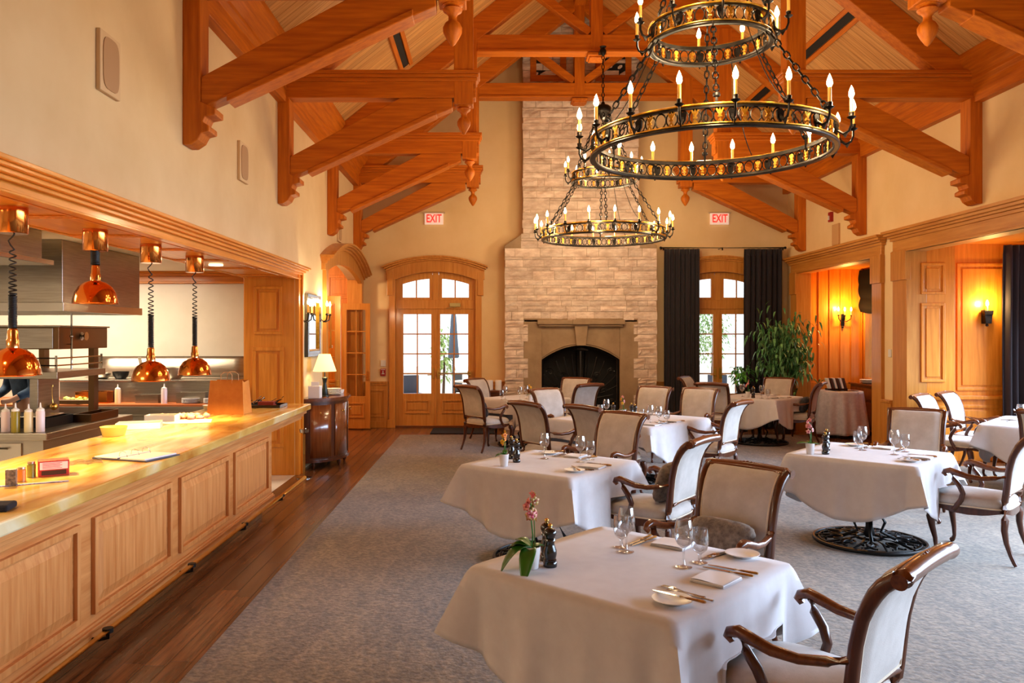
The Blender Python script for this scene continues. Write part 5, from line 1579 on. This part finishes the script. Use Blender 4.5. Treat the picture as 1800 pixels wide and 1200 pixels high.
# back counter
r = empty('back_counter', (0, 0, 0)); tag(r, 'long counter with orange cutting surface along the marble kitchen wall', 'kitchen counter')
MB().box(-7.6, -3.10, 9.42, 10.58, .90, .925).build('top_board', mat('board_orange', '#c8703a', .5), r, bevel=.003)
MB().box(-7.6, -3.10, 9.40, 10.58, .80, .90).build('steel_edge', STEEL, r, bevel=.005)
MB().box(-7.55, -3.14, 9.50, 10.55, .05, .80).build('cabinet', mat('steel_matte2', '#c8c0b0', .45, .6), r, bevel=.004)
for i in range(6):
    x = -3.3-i*.68
    MB().box(x-.62, x, 9.485, 9.50, .45, .77).build('drawer', mat('steel_light2', '#c0b8ac', .35, .9), r, bevel=.003)
# griddle with curved steel splash
r = empty('plancha_griddle', (0, 0, 0)); tag(r, 'steel griddle with tall curved splash guard against the marble wall', 'griddle')
MB().box(-5.3, -3.12, 9.75, 10.5, .93, 1.18).build('body', STEEL, r, bevel=.006)
MB().box(-5.32, -3.11, 9.73, 10.5, 1.18, 1.20).build('top_plate', mat('steel_light', '#c8c0b4', .25, 1.), r, bevel=.003)
b = MB()
def spl(u, v): x = -5.25+2.12*u; a = v*1.3; return (x, 10.25+.30*math.sin(a), 1.2+.30*(1-math.cos(a))/(1-math.cos(1.3))*.9)
b.grid(spl, 8, 10); b.build('splash_guard', STEEL, r, smooth=60, solid=.006)
b = MB(); b.beam((-4.55, 10.28, 1.46), (-4.32, 9.9, 1.21), .04, .02); b.build('strut', CHROME, r)
# pans, bowls and bottles
def pan(x, y, z, rr, h, m, name, label, cat, grp=None):
    b = MB(); b.lathe([(0, 0), (rr*.6, 0), (rr*.9, h*.45), (rr, h), (rr*.97, h), (rr*.86, h*.45), (rr*.55, .006), (0, .006)], 28); o = b.build(name, m, smooth=50); o.location = (x, y, z); return tag(o, label, cat, grp)
pan(-3.98, 9.95, 1.2015, .15, .14, STEEL, 'mixing_bowl', 'round steel bowl on the griddle right of the heat lamp', 'bowl')
pan(-4.9, 9.98, 1.2015, .12, .07, STEEL, 'saucepan', 'shallow steel pan at the left end of the griddle', 'pan')
pan(-4.66, 10.0, 1.2015, .10, .09, BLACKIRON, 'saucepan', 'small black pot between the pans on the griddle', 'pot')
def bottle(x, y, z, h, rr, m, label, grp):
    q = empty('squeeze_bottle', (x, y, z)); tag(q, label, 'squeeze bottle', grp)
    b = MB(); b.lathe([(0, 0), (rr, 0), (rr, h*.68), (rr*.85, h*.74), (0, h*.74)], 16); b.build('bottle', m, q, smooth=40)
    b = MB(); b.lathe([(rr*.9, h*.72), (rr*.9, h*.78), (rr*.25, h*.84), (rr*.12, h), (0, h)], 16); b.build('nozzle', mat('nozzle_white', '#f4ece0', .4), q, smooth=40)
CREAM = mat('sauce_cream', '#f0d8a0', .35); OLIVE = mat('sauce_olive', '#9a8420', .3); PINKS = mat('sauce_pink', '#f0d8d4', .35)
bottle(-4.05, 6.76, .921, .25, .035, OLIVE, 'squeeze bottle of olive coloured oil on prep counter', 'bottles on prep counter')
bottle(-3.95, 6.78, .921, .24, .035, CREAM, 'squeeze bottle of cream sauce beside the oil bottle', 'bottles on prep counter')
bottle(-3.86, 6.80, .921, .25, .035, PINKS, 'milky squeeze bottle right of the cream sauce bottle', 'bottles on prep counter')
bottle(-4.16, 6.80, .921, .24, .035, PINKS, 'milky squeeze bottle at the left photo edge', 'bottles on prep counter')
bottle(-4.50, 9.58, .926, .23, .035, CREAM, 'cream squeeze bottle on back counter left of copper lamp', 'bottles on back counter')
bottle(-3.93, 9.56, .926, .24, .035, PINKS, 'white squeeze bottle on back counter between two copper lamps', 'bottles on back counter')
def gn(x0, x1, y0, y1, z, h, m, label, name='food_pan', cat='food pan', grp='steel food pans'):
    b = MB(); t = .006
    b.box(x0, x1, y0, y1, z, z+t); b.box(x0, x0+t, y0, y1, z, z+h); b.box(x1-t, x1, y0, y1, z, z+h); b.box(x0, x1, y0, y0+t, z, z+h); b.box(x0, x1, y1-t, y1, z, z+h)
    b.box(x0-.01, x1+.01, y0-.01, y0, z+h-.004, z+h); b.box(x0-.01, x1+.01, y1, y1+.01, z+h-.004, z+h)
    return tag(b.build(name, m, bevel=.001), label, cat, grp)
gn(-5.0, -4.62, 9.55, 9.72, .926, .14, COPPER, 'copper-toned pan standing on back counter left of cream bottle')
gn(-4.30, -4.02, 9.60, 9.72, .926, .10, STEEL, 'steel pan on the back counter behind the chopping scraps')
gn(-3.80, -3.45, 9.60, 9.72, .926, .13, STEEL, 'steel pan at the right end of the back counter')
gn(-4.72, -3.95, 7.05, 7.50, .921, .085, BLACKIRON, 'dark deep tray on the prep counter right of the bottles', 'roasting_tray', 'tray', None)
gn(-3.98, -3.80, 7.55, 8.1, .921, .075, STEELD, 'brown steel container at the end of the prep counter', 'food_pan', 'food pan')
q = MB().box(-4.55, -4.0, 7.1, 7.45, 1.008, 1.02).build('baking_sheet', mat('steel_light', '#c8c0b4', .25, 1.), bevel=.003); tag(q, 'flat baking sheet resting on the dark deep tray', 'baking sheet')
b = MB()
for i in range(26): b.ball((random.uniform(-.12, .12), random.uniform(-.06, .06), .015+random.random()*.05), random.uniform(.015, .035), 6, sx=1.3)
q = b.build('lettuce', mat('lettuce', '#a8b83a', .6, 0, '#e8e08a', 20), smooth=60); q.location = (-4.95, 9.5, .926); tag(q, 'heap of pale green salad leaves on the back counter', 'lettuce', None, 'stuff')
for x, l in ((-3.35, 'napkin stack at the right end of the back counter'), (-3.62, 'stack of white plates on the back counter near the paper bag')):
    b = MB()
    for k in range(5): b.lathe([(0, k*.012), (.07, k*.012), (.11, k*.012+.012), (.108, k*.012+.014), (0, k*.012+.006)], 24)
    q = b.build('plate_stack', PORC, smooth=40, merge=False); q.location = (x, 9.50+.1, .926) if x < -3.5 else (x, 9.58, .926); tag(q, l.replace('napkin stack', 'short stack of white plates'), 'plates')
# cook behind the gantry
def skin_body(name, nodes, edges, m, parent, levels=2):
    me = bpy.data.meshes.new(name); me.from_pydata([n[0] for n in nodes], edges, []); me.materials.append(m)
    o = bpy.data.objects.new(name, me); COL.objects.link(o); o.parent = parent
    sk = o.modifiers.new('skin', 'SKIN'); sk.use_smooth_shade = True
    me.skin_vertices.new() if not me.skin_vertices else None
    for i, n in enumerate(nodes): me.skin_vertices[0].data[i].radius = n[1]
    me.skin_vertices[0].data[0].use_root = True
    ss = o.modifiers.new('sub', 'SUBSURF'); ss.levels = 1; ss.render_levels = levels
    return o
ck = empty('person', (-5.28, 9.0, 0), -.5); tag(ck, 'person in denim shirt working behind the gantry, mostly hidden', 'person')
nodes = [((0, 0, .95), (.15, .10)), ((0, .0, 1.15), (.14, .10)), ((0, -.02, 1.35), (.17, .11)), ((0, -.03, 1.47), (.07, .06)), ((0, -.04, 1.54), (.055, .055)), ((0, -.06, 1.62), (.075, .09)), ((0, -.06, 1.70), (.07, .085)),
         ((-.09, 0, .85), (.085, .085)), ((-.10, .0, .48), (.06, .06)), ((-.10, .02, .10), (.042, .042)), ((-.10, -.10, .05), (.04, .03)),
         ((.09, 0, .85), (.085, .085)), ((.10, .0, .48), (.06, .06)), ((.10, .02, .10), (.042, .042)), ((.10, -.10, .05), (.04, .03)),
         ((-.19, -.03, 1.40), (.055, .055)), ((-.25, -.06, 1.14), (.042, .042)), ((-.18, -.28, 1.03), (.032, .032)), ((-.14, -.36, 1.02), (.035, .02)),
         ((.19, -.03, 1.40), (.055, .055)), ((.25, -.06, 1.14), (.042, .042)), ((.18, -.28, 1.03), (.032, .032)), ((.14, -.36, 1.02), (.035, .02))]
ed = [(0, 1), (1, 2), (2, 3), (3, 4), (4, 5), (5, 6), (0, 7), (7, 8), (8, 9), (9, 10), (0, 11), (11, 12), (12, 13), (13, 14), (2, 15), (15, 16), (16, 17), (17, 18), (2, 19), (19, 20), (20, 21), (21, 22)]
skin_body('body', nodes, ed, SKIN, ck)
sn = [((0, 0, .90), (.165, .115)), ((0, .0, 1.15), (.16, .115)), ((0, -.02, 1.35), (.185, .12)), ((0, -.03, 1.44), (.09, .075)), ((-.19, -.03, 1.40), (.07, .07)), ((-.25, -.06, 1.14), (.058, .058)), ((-.20, -.22, 1.06), (.048, .048)), ((.19, -.03, 1.40), (.07, .07)), ((.25, -.06, 1.14), (.058, .058)), ((.20, -.22, 1.06), (.048, .048))]
skin_body('shirt', sn, [(0, 1), (1, 2), (2, 3), (2, 4), (4, 5), (5, 6), (2, 7), (7, 8), (8, 9)], DENIM, ck)
tn_ = [((0, 0, .92), (.16, .115)), ((-.09, 0, .82), (.1, .1)), ((-.10, .0, .48), (.075, .075)), ((-.10, .02, .12), (.06, .06)), ((.09, 0, .82), (.1, .1)), ((.10, .0, .48), (.075, .075)), ((.10, .02, .12), (.06, .06))]
skin_body('trousers', tn_, [(0, 1), (1, 2), (2, 3), (0, 4), (4, 5), (5, 6)], mat('trouser_black', '#14141a', .9), ck)
b = MB(); b.ball((0, -.04, 1.70), .098, 16, sy=1.08, sz=.95); b.build('hair', HAIRM, ck, smooth=60)

# ================================================================== LEFT WALL FURNITURE
def wall_sconce(y, z, label, par_x=XL, sgn=1):
    r = empty('wall_sconce', (par_x, y, z)); tag(r, label, 'wall sconce', 'candle wall sconces')
    b = MB(); b.prism([(-.03, -.16), (.03, -.16), (.04, -.05), (.03, .12), (0, .17), (-.03, .12), (-.04, -.05)], 'x', 0, .012*sgn); b.build('backplate', IRON, r, bevel=.003)
    for s in (-1, 1):
        b = MB(); b.tube([(0.01*sgn, 0, -.02), (.06*sgn, s*.05, -.06), (.11*sgn, s*.09, -.03), (.12*sgn, s*.10, .03)], .009, 8); b.lathe([(.008, .03), (.03, .045), (.018, .05), (.018, .06), (0, .06)], 12, (.12*sgn, s*.10, 0)); b.build('arm', IRON, r, smooth=50)
        b = MB(); b.lathe([(.013, .06), (.013, .16), (0, .162)], 10, (.12*sgn, s*.10, 0)); c = b.build('candle', CANDLE, r, smooth=40)
        b = MB(); b.lathe([(0, .16), (.012, .17), (.017, .19), (.012, .215), (0, .24)], 10, (.12*sgn, s*.10, 0)); b.build('bulb', WATERY, c, smooth=60)
    point('sconce_light', (par_x+.17*sgn, y, z+.22), 18, WARM, .05)
    return r
wall_sconce(10.20, 1.98, 'candle sconce on the left wall between hatch and mirror')
wall_sconce(11.36, 2.0, 'candle sconce on the left wall between mirror and doorway')
r = empty('wall_mirror', (XL, 10.79, 1.88)); tag(r, 'dark framed mirror with gold inner edge on the left wall', 'mirror')
b = MB()
for y0, y1, z0, z1 in ((-.40, -.32, -.42, .42), (.32, .40, -.42, .42), (-.32, .32, .34, .42), (-.32, .32, -.42, -.34)): b.box(.0, .05, y0, y1, z0, z1)
b.build('frame', BLACKGL, r, bevel=.006)
b = MB()
for y0, y1, z0, z1 in ((-.32, -.30, -.34, .34), (.30, .32, -.34, .34), (-.3, .3, .32, .34), (-.3, .3, -.34, -.32)): b.box(.0, .045, y0, y1, z0, z1)
b.build('gilt_edge', GILT, r)
MB().box(0, .02, -.30, .30, -.32, .32).build('mirror_glass', mat('mirror_silver', '#b4c2ca', .03, 1.), r)
# demilune cabinet
r = empty('demilune_cabinet', (XL+.005, 10.85, 0)); tag(r, 'bow-fronted dark wooden cabinet against the left wall', 'cabinet')
def demi(b, rx, ry, z0, z1, n=28):
    P = [(rx*math.sin(PI*i/n), -ry*math.cos(PI*i/n)) for i in range(n+1)]
    b.prism(P, 'z', z0, z1)
b = MB(); demi(b, .47, .66, .12, .88); b.build('carcass', MAHOG, r, smooth=30)
b = MB(); demi(b, .51, .70, .90, .93); demi(b, .49, .68, .88, .90); b.build('top', wood('mahog_top', '#5a2c14', '#7a4020', 'y', .25, 4., .6), r, smooth=30)
b = MB(); demi(b, .49, .68, .10, .13); b.build('plinth', MAHOG, r, smooth=30)
for k, a in enumerate((.2, .9, 1.6, 2.3)):
    b = MB()
    n = 6; pts = [(.475*math.sin(a+.04+.58*i/n), -.665*math.cos(a+.04+.58*i/n)) for i in range(n+1)]
    vs = [(x, y, z) for z in (.16, .84) for x, y in pts] + [(x*.97, y*.97, z) for z in (.16, .84) for x, y in pts]
    q = n+1; fs = [(i, i+1, q+i+1, q+i) for i in range(n)]
    b.add(vs, fs); d = b.build('door', wood('mahog_door', '#6a3416', '#8a4a22', 'z', .22, 4., .6), r, smooth=30, solid=.006)
    am = a+.33; b = MB(); x, y = .49*math.sin(am), -.685*math.cos(am)
    b.tube([(x, y-.05, .74), (x+.02, y-.03, .715), (x+.02, y+.03, .715), (x, y+.05, .74)], .006); b.ball((x, y-.05, .745), .012, 8); b.ball((x, y+.05, .745), .012, 8); b.build('drop_handle', BRASS, d, smooth=50)
for y in (-.5, .5, -.2, .2):
    b = MB(); b.lathe([(.012, 0), (.028, .04), (.02, .10)], 10, (.12 if abs(y) > .4 else .40, y, 0)); b.build('foot', MAHOG, r, smooth=50)
CT = .9315
r = empty('table_lamp', (XL+.22, 10.62, CT)); tag(r, 'table lamp with cream shade and dark hourglass base on the cabinet', 'table lamp')
b = MB(); b.lathe([(.0, 0), (.06, 0), (.06, .012), (.045, .02), (.05, .03), (.03, .12), (.020, .17), (.030, .22), (.038, .245), (.03, .255), (.008, .262), (.008, .36)], 20); b.build('base', mat('lamp_bronze', '#2c3230', .35, .5), r, smooth=50)
b = MB(); b.shell([(.155, .335), (.075, .565)], 6 if False else 32); b.build('shade', mat('lamp_shade', '#f0dca0', .8, emit=1.6, emcol='#ffdf90'), r, smooth=60, solid=.002)
b = MB(); b.ball((0, 0, .42), .03, 10); b.build('bulb', WATERY, r, smooth=60)
point('table_lamp_light', (XL+.24, 10.62, CT+.45), 10, (1, .8, .5), .04)
q = MB().box(-.075, .075, -.075, .075, 0, .16).build('napkin_box', PORC, bevel=.006); q.location = (XL+.16, 10.31, CT); tag(q, 'white square box at the near end of the dark cabinet', 'box')
q = MB().box(-.05, .05, -.004, .004, 0, .05).build('card', LINENW); q.location = (XL+.16, 10.31, CT+.161); tag(q, 'small white card standing on the white square box', 'card')
for k in range(5):
    b = MB(); b.lathe([(0, 0), (.07, 0), (.12, .016), (.118, .019), (.07, .006), (0, .005)], 28); q = b.build('side_plate', PORC, smooth=50); q.location = (XL+.27, 10.92, CT+k*.017)
    tag(q, ['lowest white plate of the stack on the cabinet', 'second white plate from the bottom of the stack on the cabinet', 'middle white plate of the stack on the cabinet', 'fourth white plate from the bottom of the stack on the cabinet', 'topmost white plate of the stack on the cabinet'][k], 'plate', 'stacked plates on the cabinet')
b = MB()
for k in range(3): b.lathe([(0, 0), (.02, 0), (.03, .05), (.028, .05), (.018, .004), (0, .004)], 16, (.0, k*.09, 0))
for k, l in enumerate(('near', 'far')):
    b = MB(); b.lathe([(0, 0), (.02, 0), (.032, .05), (.030, .05), (.018, .004), (0, .004)], 16); q = b.build('tea_cup', PORC, smooth=50); q.location = (XL+.34, 11.12+k*.11, CT); tag(q, 'small white cup on the dark cabinet, the %s one of two' % l, 'cup', 'cups on the cabinet')
# chrome stand by the cabinet
r = empty('chrome_stand', (-2.27, 9.70, 0)); tag(r, 'short chrome post stand on the floor beside the cabinet', 'post stand')
b = MB(); b.lathe([(.10, 0), (.10, .008), (.03, .022), (0, .022)], 28); b.build('base', CHROME, r, smooth=40)
b = MB(); b.tube([(0, 0, .02), (0, 0, .56)], .016, 12); b.build('post', mat('brass_post', '#9a7a4a', .25, 1.), r, smooth=50)
b = MB(); b.lathe([(.018, .54), (.055, .56), (.06, .60), (.03, .605), (.018, .585), (0, .585)], 20); b.build('cup', CHROME, r, smooth=50)

# ================================================================== RIGHT SIDE THINGS
def bay_sconce():
    r = empty('wall_sconce', (6.88, 11.0, 2.05)); tag(r, 'black lantern wall sconce glowing on the panelled bay wall', 'wall sconce')
    b = MB(); b.box(-.045, .045, -.03, 0, -.14, .05); b.prism([(-.055, -.02), (.055, -.02), (.065, .04), (-.065, .04)], 'y', -.12, -.03); b.prism([(-.04, -.14), (.04, -.14), (.055, -.02), (-.055, -.02)], 'y', -.11, -.03); b.ball((0, -.07, -.16), .022, 8); b.build('holder', IRON, r, bevel=.004)
    b = MB(); b.lathe([(.014, .03), (.014, .10), (0, .102)], 10, (0, -.075, 0)); c = b.build('candle', CANDLE, r, smooth=40)
    b = MB(); b.lathe([(0, .10), (.014, .11), (.02, .135), (.014, .165), (0, .19)], 10, (0, -.075, 0)); b.build('bulb', WATERY, c, smooth=60)
    point('sconce_light', (6.88, 10.84, 2.19), 26, (1, .62, .22), .04)
bay_sconce()
r = empty('wall_sconce', (6.52, 14.6, 2.08)); tag(r, 'three-candle iron sconce on the panelled back of the alcove', 'wall sconce')
b = MB(); b.box(-.03, .03, -.02, 0, -.16, .06); b.ball((0, -.01, -.18), .02, 8); b.build('backplate', IRON, r, bevel=.003)
for s in (-1, 0, 1):
    b = MB(); b.tube([(0, -.01, -.06), (s*.05, -.06, -.08), (s*.11, -.10, -.03), (s*.115, -.10, .02)], .008, 6); b.lathe([(.008, .02), (.026, .03), (.016, .035), (.016, .045), (0, .045)], 10, (s*.115, -.10, 0)); b.build('arm', IRON, r, smooth=50)
    b = MB(); b.lathe([(.012, .04), (.012, .11), (0, .112)], 10, (s*.115, -.10, 0)); c = b.build('candle', CANDLE, r, smooth=40)
    b = MB(); b.lathe([(0, .11), (.012, .12), (.017, .14), (.012, .165), (0, .19)], 10, (s*.115, -.10, 0)); b.build('bulb', WATERY, c, smooth=60)
point('sconce_light', (6.50, 14.36, 2.25), 45, (1, .50, .12), .04)
# small cabinet in the alcove
r = empty('side_cabinet', (6.765, 14.05, 0)); tag(r, 'small wooden cabinet under the alcove window holding plates', 'cabinet')
MB().box(-.14, .14, -.45, .45, .1, .86).build('carcass', MAHOG, r, bevel=.005); MB().box(-.17, .145, -.48, .48, .86, .89).build('top', wood('mahog_top', '#5a2c14', '#7a4020', 'y', .25, 4., .6), r, bevel=.006)
for z0, z1 in ((.62, .82), (.14, .58)):
    d = MB().box(-.155, -.14, -.42, .42, z0, z1).build('drawer' if z0 > .5 else 'door', wood('mahog_door', '#6a3416', '#8a4a22', 'z', .22, 4., .6), r, bevel=.003)
    b = MB(); b.ball((-.165, 0, z1-.09), .014, 8); b.build('knob', BRASS, d, smooth=50)
for sx in (-.11, .11):
    for sy in (-.42, .42):
        MB().lathe([(.02, 0), (.03, .1)], 8, (sx, sy, 0)).build('foot', MAHOG, r)
for k in range(4):
    b = MB(); b.lathe([(0, 0), (.08, 0), (.14, .016), (.138, .019), (.08, .006), (0, .005)], 28); q = b.build('side_plate', PORC, smooth=50); q.location = (6.755, 14.1, .8915+k*.017)
    tag(q, ['lowest white plate stacked on the alcove cabinet', 'second white plate from bottom stacked on the alcove cabinet', 'third white plate from bottom stacked on the alcove cabinet', 'top white plate stacked on the alcove cabinet'][k], 'plate', 'stacked plates in the alcove')
# menus / bottles rack on the round table
r = empty('card_rack', (6.06, 13.80, .7935)); tag(r, 'rack of dark and white striped cards leaning on the round table', 'card rack')
b = MB(); b.box(-.17, .17, -.06, .08, 0, .03); b.build('rack_base', BLACKGL, r, bevel=.004)
for k in range(6):
    b = MB(); x = -.14+k*.055; b.prism([(x, .03), (x+.032, .03), (x-.018, .21), (x-.05, .21)], 'y', -.05, .05); b.build('card', LINENW if k % 2 == 0 else mat('card_dark', '#4a2a26', .5), r, bevel=.002)
q = MB().box(-.2, .2, -.1, .1, 0, .008).build('black_tray', BLACKGL, bevel=.003); q.location = (6.10, 13.58, .7935); tag(q, 'flat black tray lying before the card rack', 'tray')
# bouquet beside it
r = empty('potted_plant', (5.82, 13.98, .7935)); tag(r, 'small spiky potted plant behind the cards on the round table', 'potted plant')
b = MB(); b.lathe([(.035, 0), (.05, .09), (.045, .09), (0, .08)], 18); b.build('pot', mat('clay_pot', '#6a4030', .7), r, smooth=40)
b = MB()
for k in range(16):
    a = k*.9; leaf_surf(b, (0, 0, .08), (math.cos(a), math.sin(a)), .13+.03*(k % 3), .010, .9, 1.4)
b.build('foliage', LEAF2, r, smooth=60)

# ================================================================== FICUS
r = empty('ficus_tree', (5.30, 14.18, 0)); tag(r, 'tall leafy green ficus in the corner beside the dark curtain', 'potted tree')
b = MB(); b.lathe([(0, 0), (.16, 0), (.21, .36), (.22, .40), (.19, .40), (.18, .34), (0, .34)], 28); b.build('pot', mat('dark_pot', '#2c2420', .4), r, smooth=40)
rn = random.Random(4); b = MB(); br = []
for k in range(9):
    a = k*2*PI/9+rn.uniform(-.3, .3); q = rn.uniform(.15, .42); h = rn.uniform(1.25, 2.0)
    P = [(0, 0, .34), (.03*math.cos(a), .03*math.sin(a), .75), (q*.45*math.cos(a), q*.3*math.sin(a), .34+(h-.34)*.65), (q*math.cos(a), q*.5*math.sin(a), h)]
    b.tube(P, [.014, .012, .008, .004], 6); br.append(P)
b.build('branches', BARK, r, smooth=60)
b = MB()
for i in range(1150):
    P = rn.choice(br); t = rn.uniform(.45, 1.08); p0 = Vector(P[2]).lerp(Vector(P[3]), (t-.45)/.55*1.05) if t > .45 else Vector(P[2])
    p = p0 + Vector((rn.gauss(0, .17), rn.gauss(0, .10), rn.gauss(0, .15)))
    if p.y > .38: p.y = .38
    a = rn.uniform(0, 6.28); leaf_surf(b, p, (math.cos(a), math.sin(a)), rn.uniform(.08, .13), rn.uniform(.015, .023), rn.uniform(1.0, 1.8), rn.uniform(-.2, .4), n=3)
b.build('foliage', LEAF2, r, smooth=60, merge=False)
r = empty('pothos_plant', (4.60, 14.45, 0)); tag(r, 'lower bushy green plant left of the tall ficus on a dark stand', 'potted plant')
b = MB(); b.lathe([(.12, 0), (.12, .02), (.03, .04), (.03, .66), (.12, .70), (0, .70)], 20); b.build('stand', BLACKIRON, r, smooth=40)
b = MB(); b.lathe([(0, .70), (.07, .70), (.10, .84), (.085, .84), (0, .82)], 20); b.build('pot', mat('dark_pot', '#2c2420', .4), r, smooth=40)
b = MB()
for i in range(110):
    a = rn.uniform(0, 6.28); q = rn.uniform(0, .2); h = .86+rn.uniform(0, .36)*(1-q*1.5)
    leaf_surf(b, (q*math.cos(a), q*math.sin(a)*.7, h), (math.cos(a), math.sin(a)), rn.uniform(.07, .11), rn.uniform(.02, .03), rn.uniform(.6, 1.4), rn.uniform(0, .8), n=4)
for k in range(7):
    a = k*.9; b.tube([(0, 0, .82), (.05*math.cos(a), .05*math.sin(a), 1.0), (.12*math.cos(a), .1*math.sin(a), 1.12)], .004, 5)
b.build('foliage', mat('pothos_green', '#3c8a28', .45, 0, '#6ab44a', 8, island=.3), r, smooth=60)

# small console with white canisters left of the fireplace
r = empty('console_table', (.09, 14.62, 0)); tag(r, 'dark wooden console against the wall left of the fireplace', 'console')
MB().box(-.19, .19, -.18, .22, .70, .74).build('top', MAHOGX, r, bevel=.004); MB().box(-.17, .17, -.16, .2, .58, .70).build('apron', MAHOG, r)
for sx in (-.15, .15):
    for sy in (-.14, .18): MB().box(sx-.02, sx+.02, sy-.02, sy+.02, 0, .60).build('leg', MAHOG, r)
for k, x in enumerate((.01, .17)):
    b = MB(); b.lathe([(0, 0), (.06, 0), (.06, .17), (.05, .18), (0, .18)], 24); q = b.build('canister', PORC, smooth=40); q.location = (x, 14.62, .7415); tag(q, ('left' if k == 0 else 'right')+' white canister on the console beside the fireplace', 'canister', 'white canisters on the console')

# ================================================================== GARDEN BEYOND THE DOORS
struct(MB().box(-14, 22, 15.25, 45, -.2, -.03).build('ground', PAVE))
b = MB(); rn = random.Random(12)
def bush(x, y, h, w_, n, label, m, name='garden_shrub', cat='shrub', grp=None):
    r = empty(name, (x, y, -.03)); tag(r, label, cat, grp)
    b = MB(); b.tube([(0, 0, 0), (.03, 0, h*.5), (0, .03, h*.8)], [.04, .03, .01], 6); b.build('stem', BARK, r, smooth=60)
    b = MB()
    for i in range(n):
        a = rn.uniform(0, 6.28); ph = rn.uniform(-1, 1); q = rn.uniform(.4, 1)
        p = (w_*q*math.cos(a)*math.sqrt(1-ph*ph), w_*q*math.sin(a)*math.sqrt(1-ph*ph), h*.6+h*.38*ph*q)
        leaf_surf(b, p, (math.cos(a), math.sin(a)), .16, .035, 1.0, .3, n=2)
    b.build('foliage', m, r, merge=False)
GL1 = mat('garden_leaf', '#7aa04a', .6, 0, '#b8d088', 8); GL2 = mat('garden_leaf_b', '#5a8a44', .6, 0, '#98b878', 8)
bush(-1.25, 21.5, 2.1, .30, 260, 'slim green shrub on the terrace seen through the left garden door leaf', GL1)
bush(6.1, 24, 2.8, .7, 420, 'pale green bush outside seen through the far glazed door', GL2)
bush(7.6, 27, 3.2, .8, 420, 'taller green bush farther out behind the glazed door glass', GL2)
r = empty('closed_parasol', (-.88, 19.5, -.03)); tag(r, 'closed blue-grey parasol standing on the terrace outside', 'parasol')
b = MB(); b.tube([(0, 0, 0), (0, 0, 2.4)], .03, 8); b.tube([(0, 0, 2.35), (-.0, 0, 2.5), (-.06, 0, 2.55), (-.14, 0, 2.52), (-.15, 0, 2.40)], .035, 8); b.build('pole', mat('parasol_pole', '#5a6470', .5), r, smooth=60)
b = MB(); b.lathe([(.05, 2.35), (.07, 2.2), (.11, 1.6), (.14, 1.25), (.12, 1.22), (0, 1.25)], 14); b.build('canopy', mat('parasol_cloth', '#55657a', .9), r, smooth=40)
b = MB(); b.lathe([(.25, 0), (.25, .08), (0, .1)], 20); b.build('base', mat('parasol_pole', '#5a6470', .5), r)
def terrace_set(x, y, label):
    r = empty('terrace_table', (x, y, -.03)); tag(r, label, 'garden table')
    b = MB(); b.lathe([(0, .70), (.45, .70), (.45, .73), (0, .73)], 28); b.build('top', WHITEP, r, smooth=30)
    b = MB(); b.lathe([(.25, 0), (.03, .04), (.03, .7)], 16); b.build('pedestal', WHITEP, r, smooth=40)
terrace_set(-.35, 18.3, 'white round terrace table outside the garden door')
def terrace_chair(x, y, rz, label, c):
    r = empty('terrace_chair', (x, y, -.03), rz); tag(r, label, 'garden chair', 'garden chairs on the terrace')
    MB().box(-.22, .22, -.22, .22, .42, .46).build('seat', c, r, bevel=.005); MB().box(-.22, .22, .20, .235, .46, .86).build('backrest', c, r, bevel=.005)
    for sx in (-.2, .2):
        for sy in (-.2, .2): MB().box(sx-.015, sx+.015, sy-.015, sy+.015, 0, .42).build('leg', IRON, r)
BLU = mat('chair_blue', '#3a4a66', .6)
terrace_chair(-1.75, 18.0, .4, 'blue garden chair seen low in the left door leaf', BLU)
terrace_chair(-.55, 19.0, 1.2, 'dark garden chair behind the white terrace table', IRON)
terrace_chair(5.2, 18.2, -.5, 'blue garden chair outside the far glazed door', BLU)
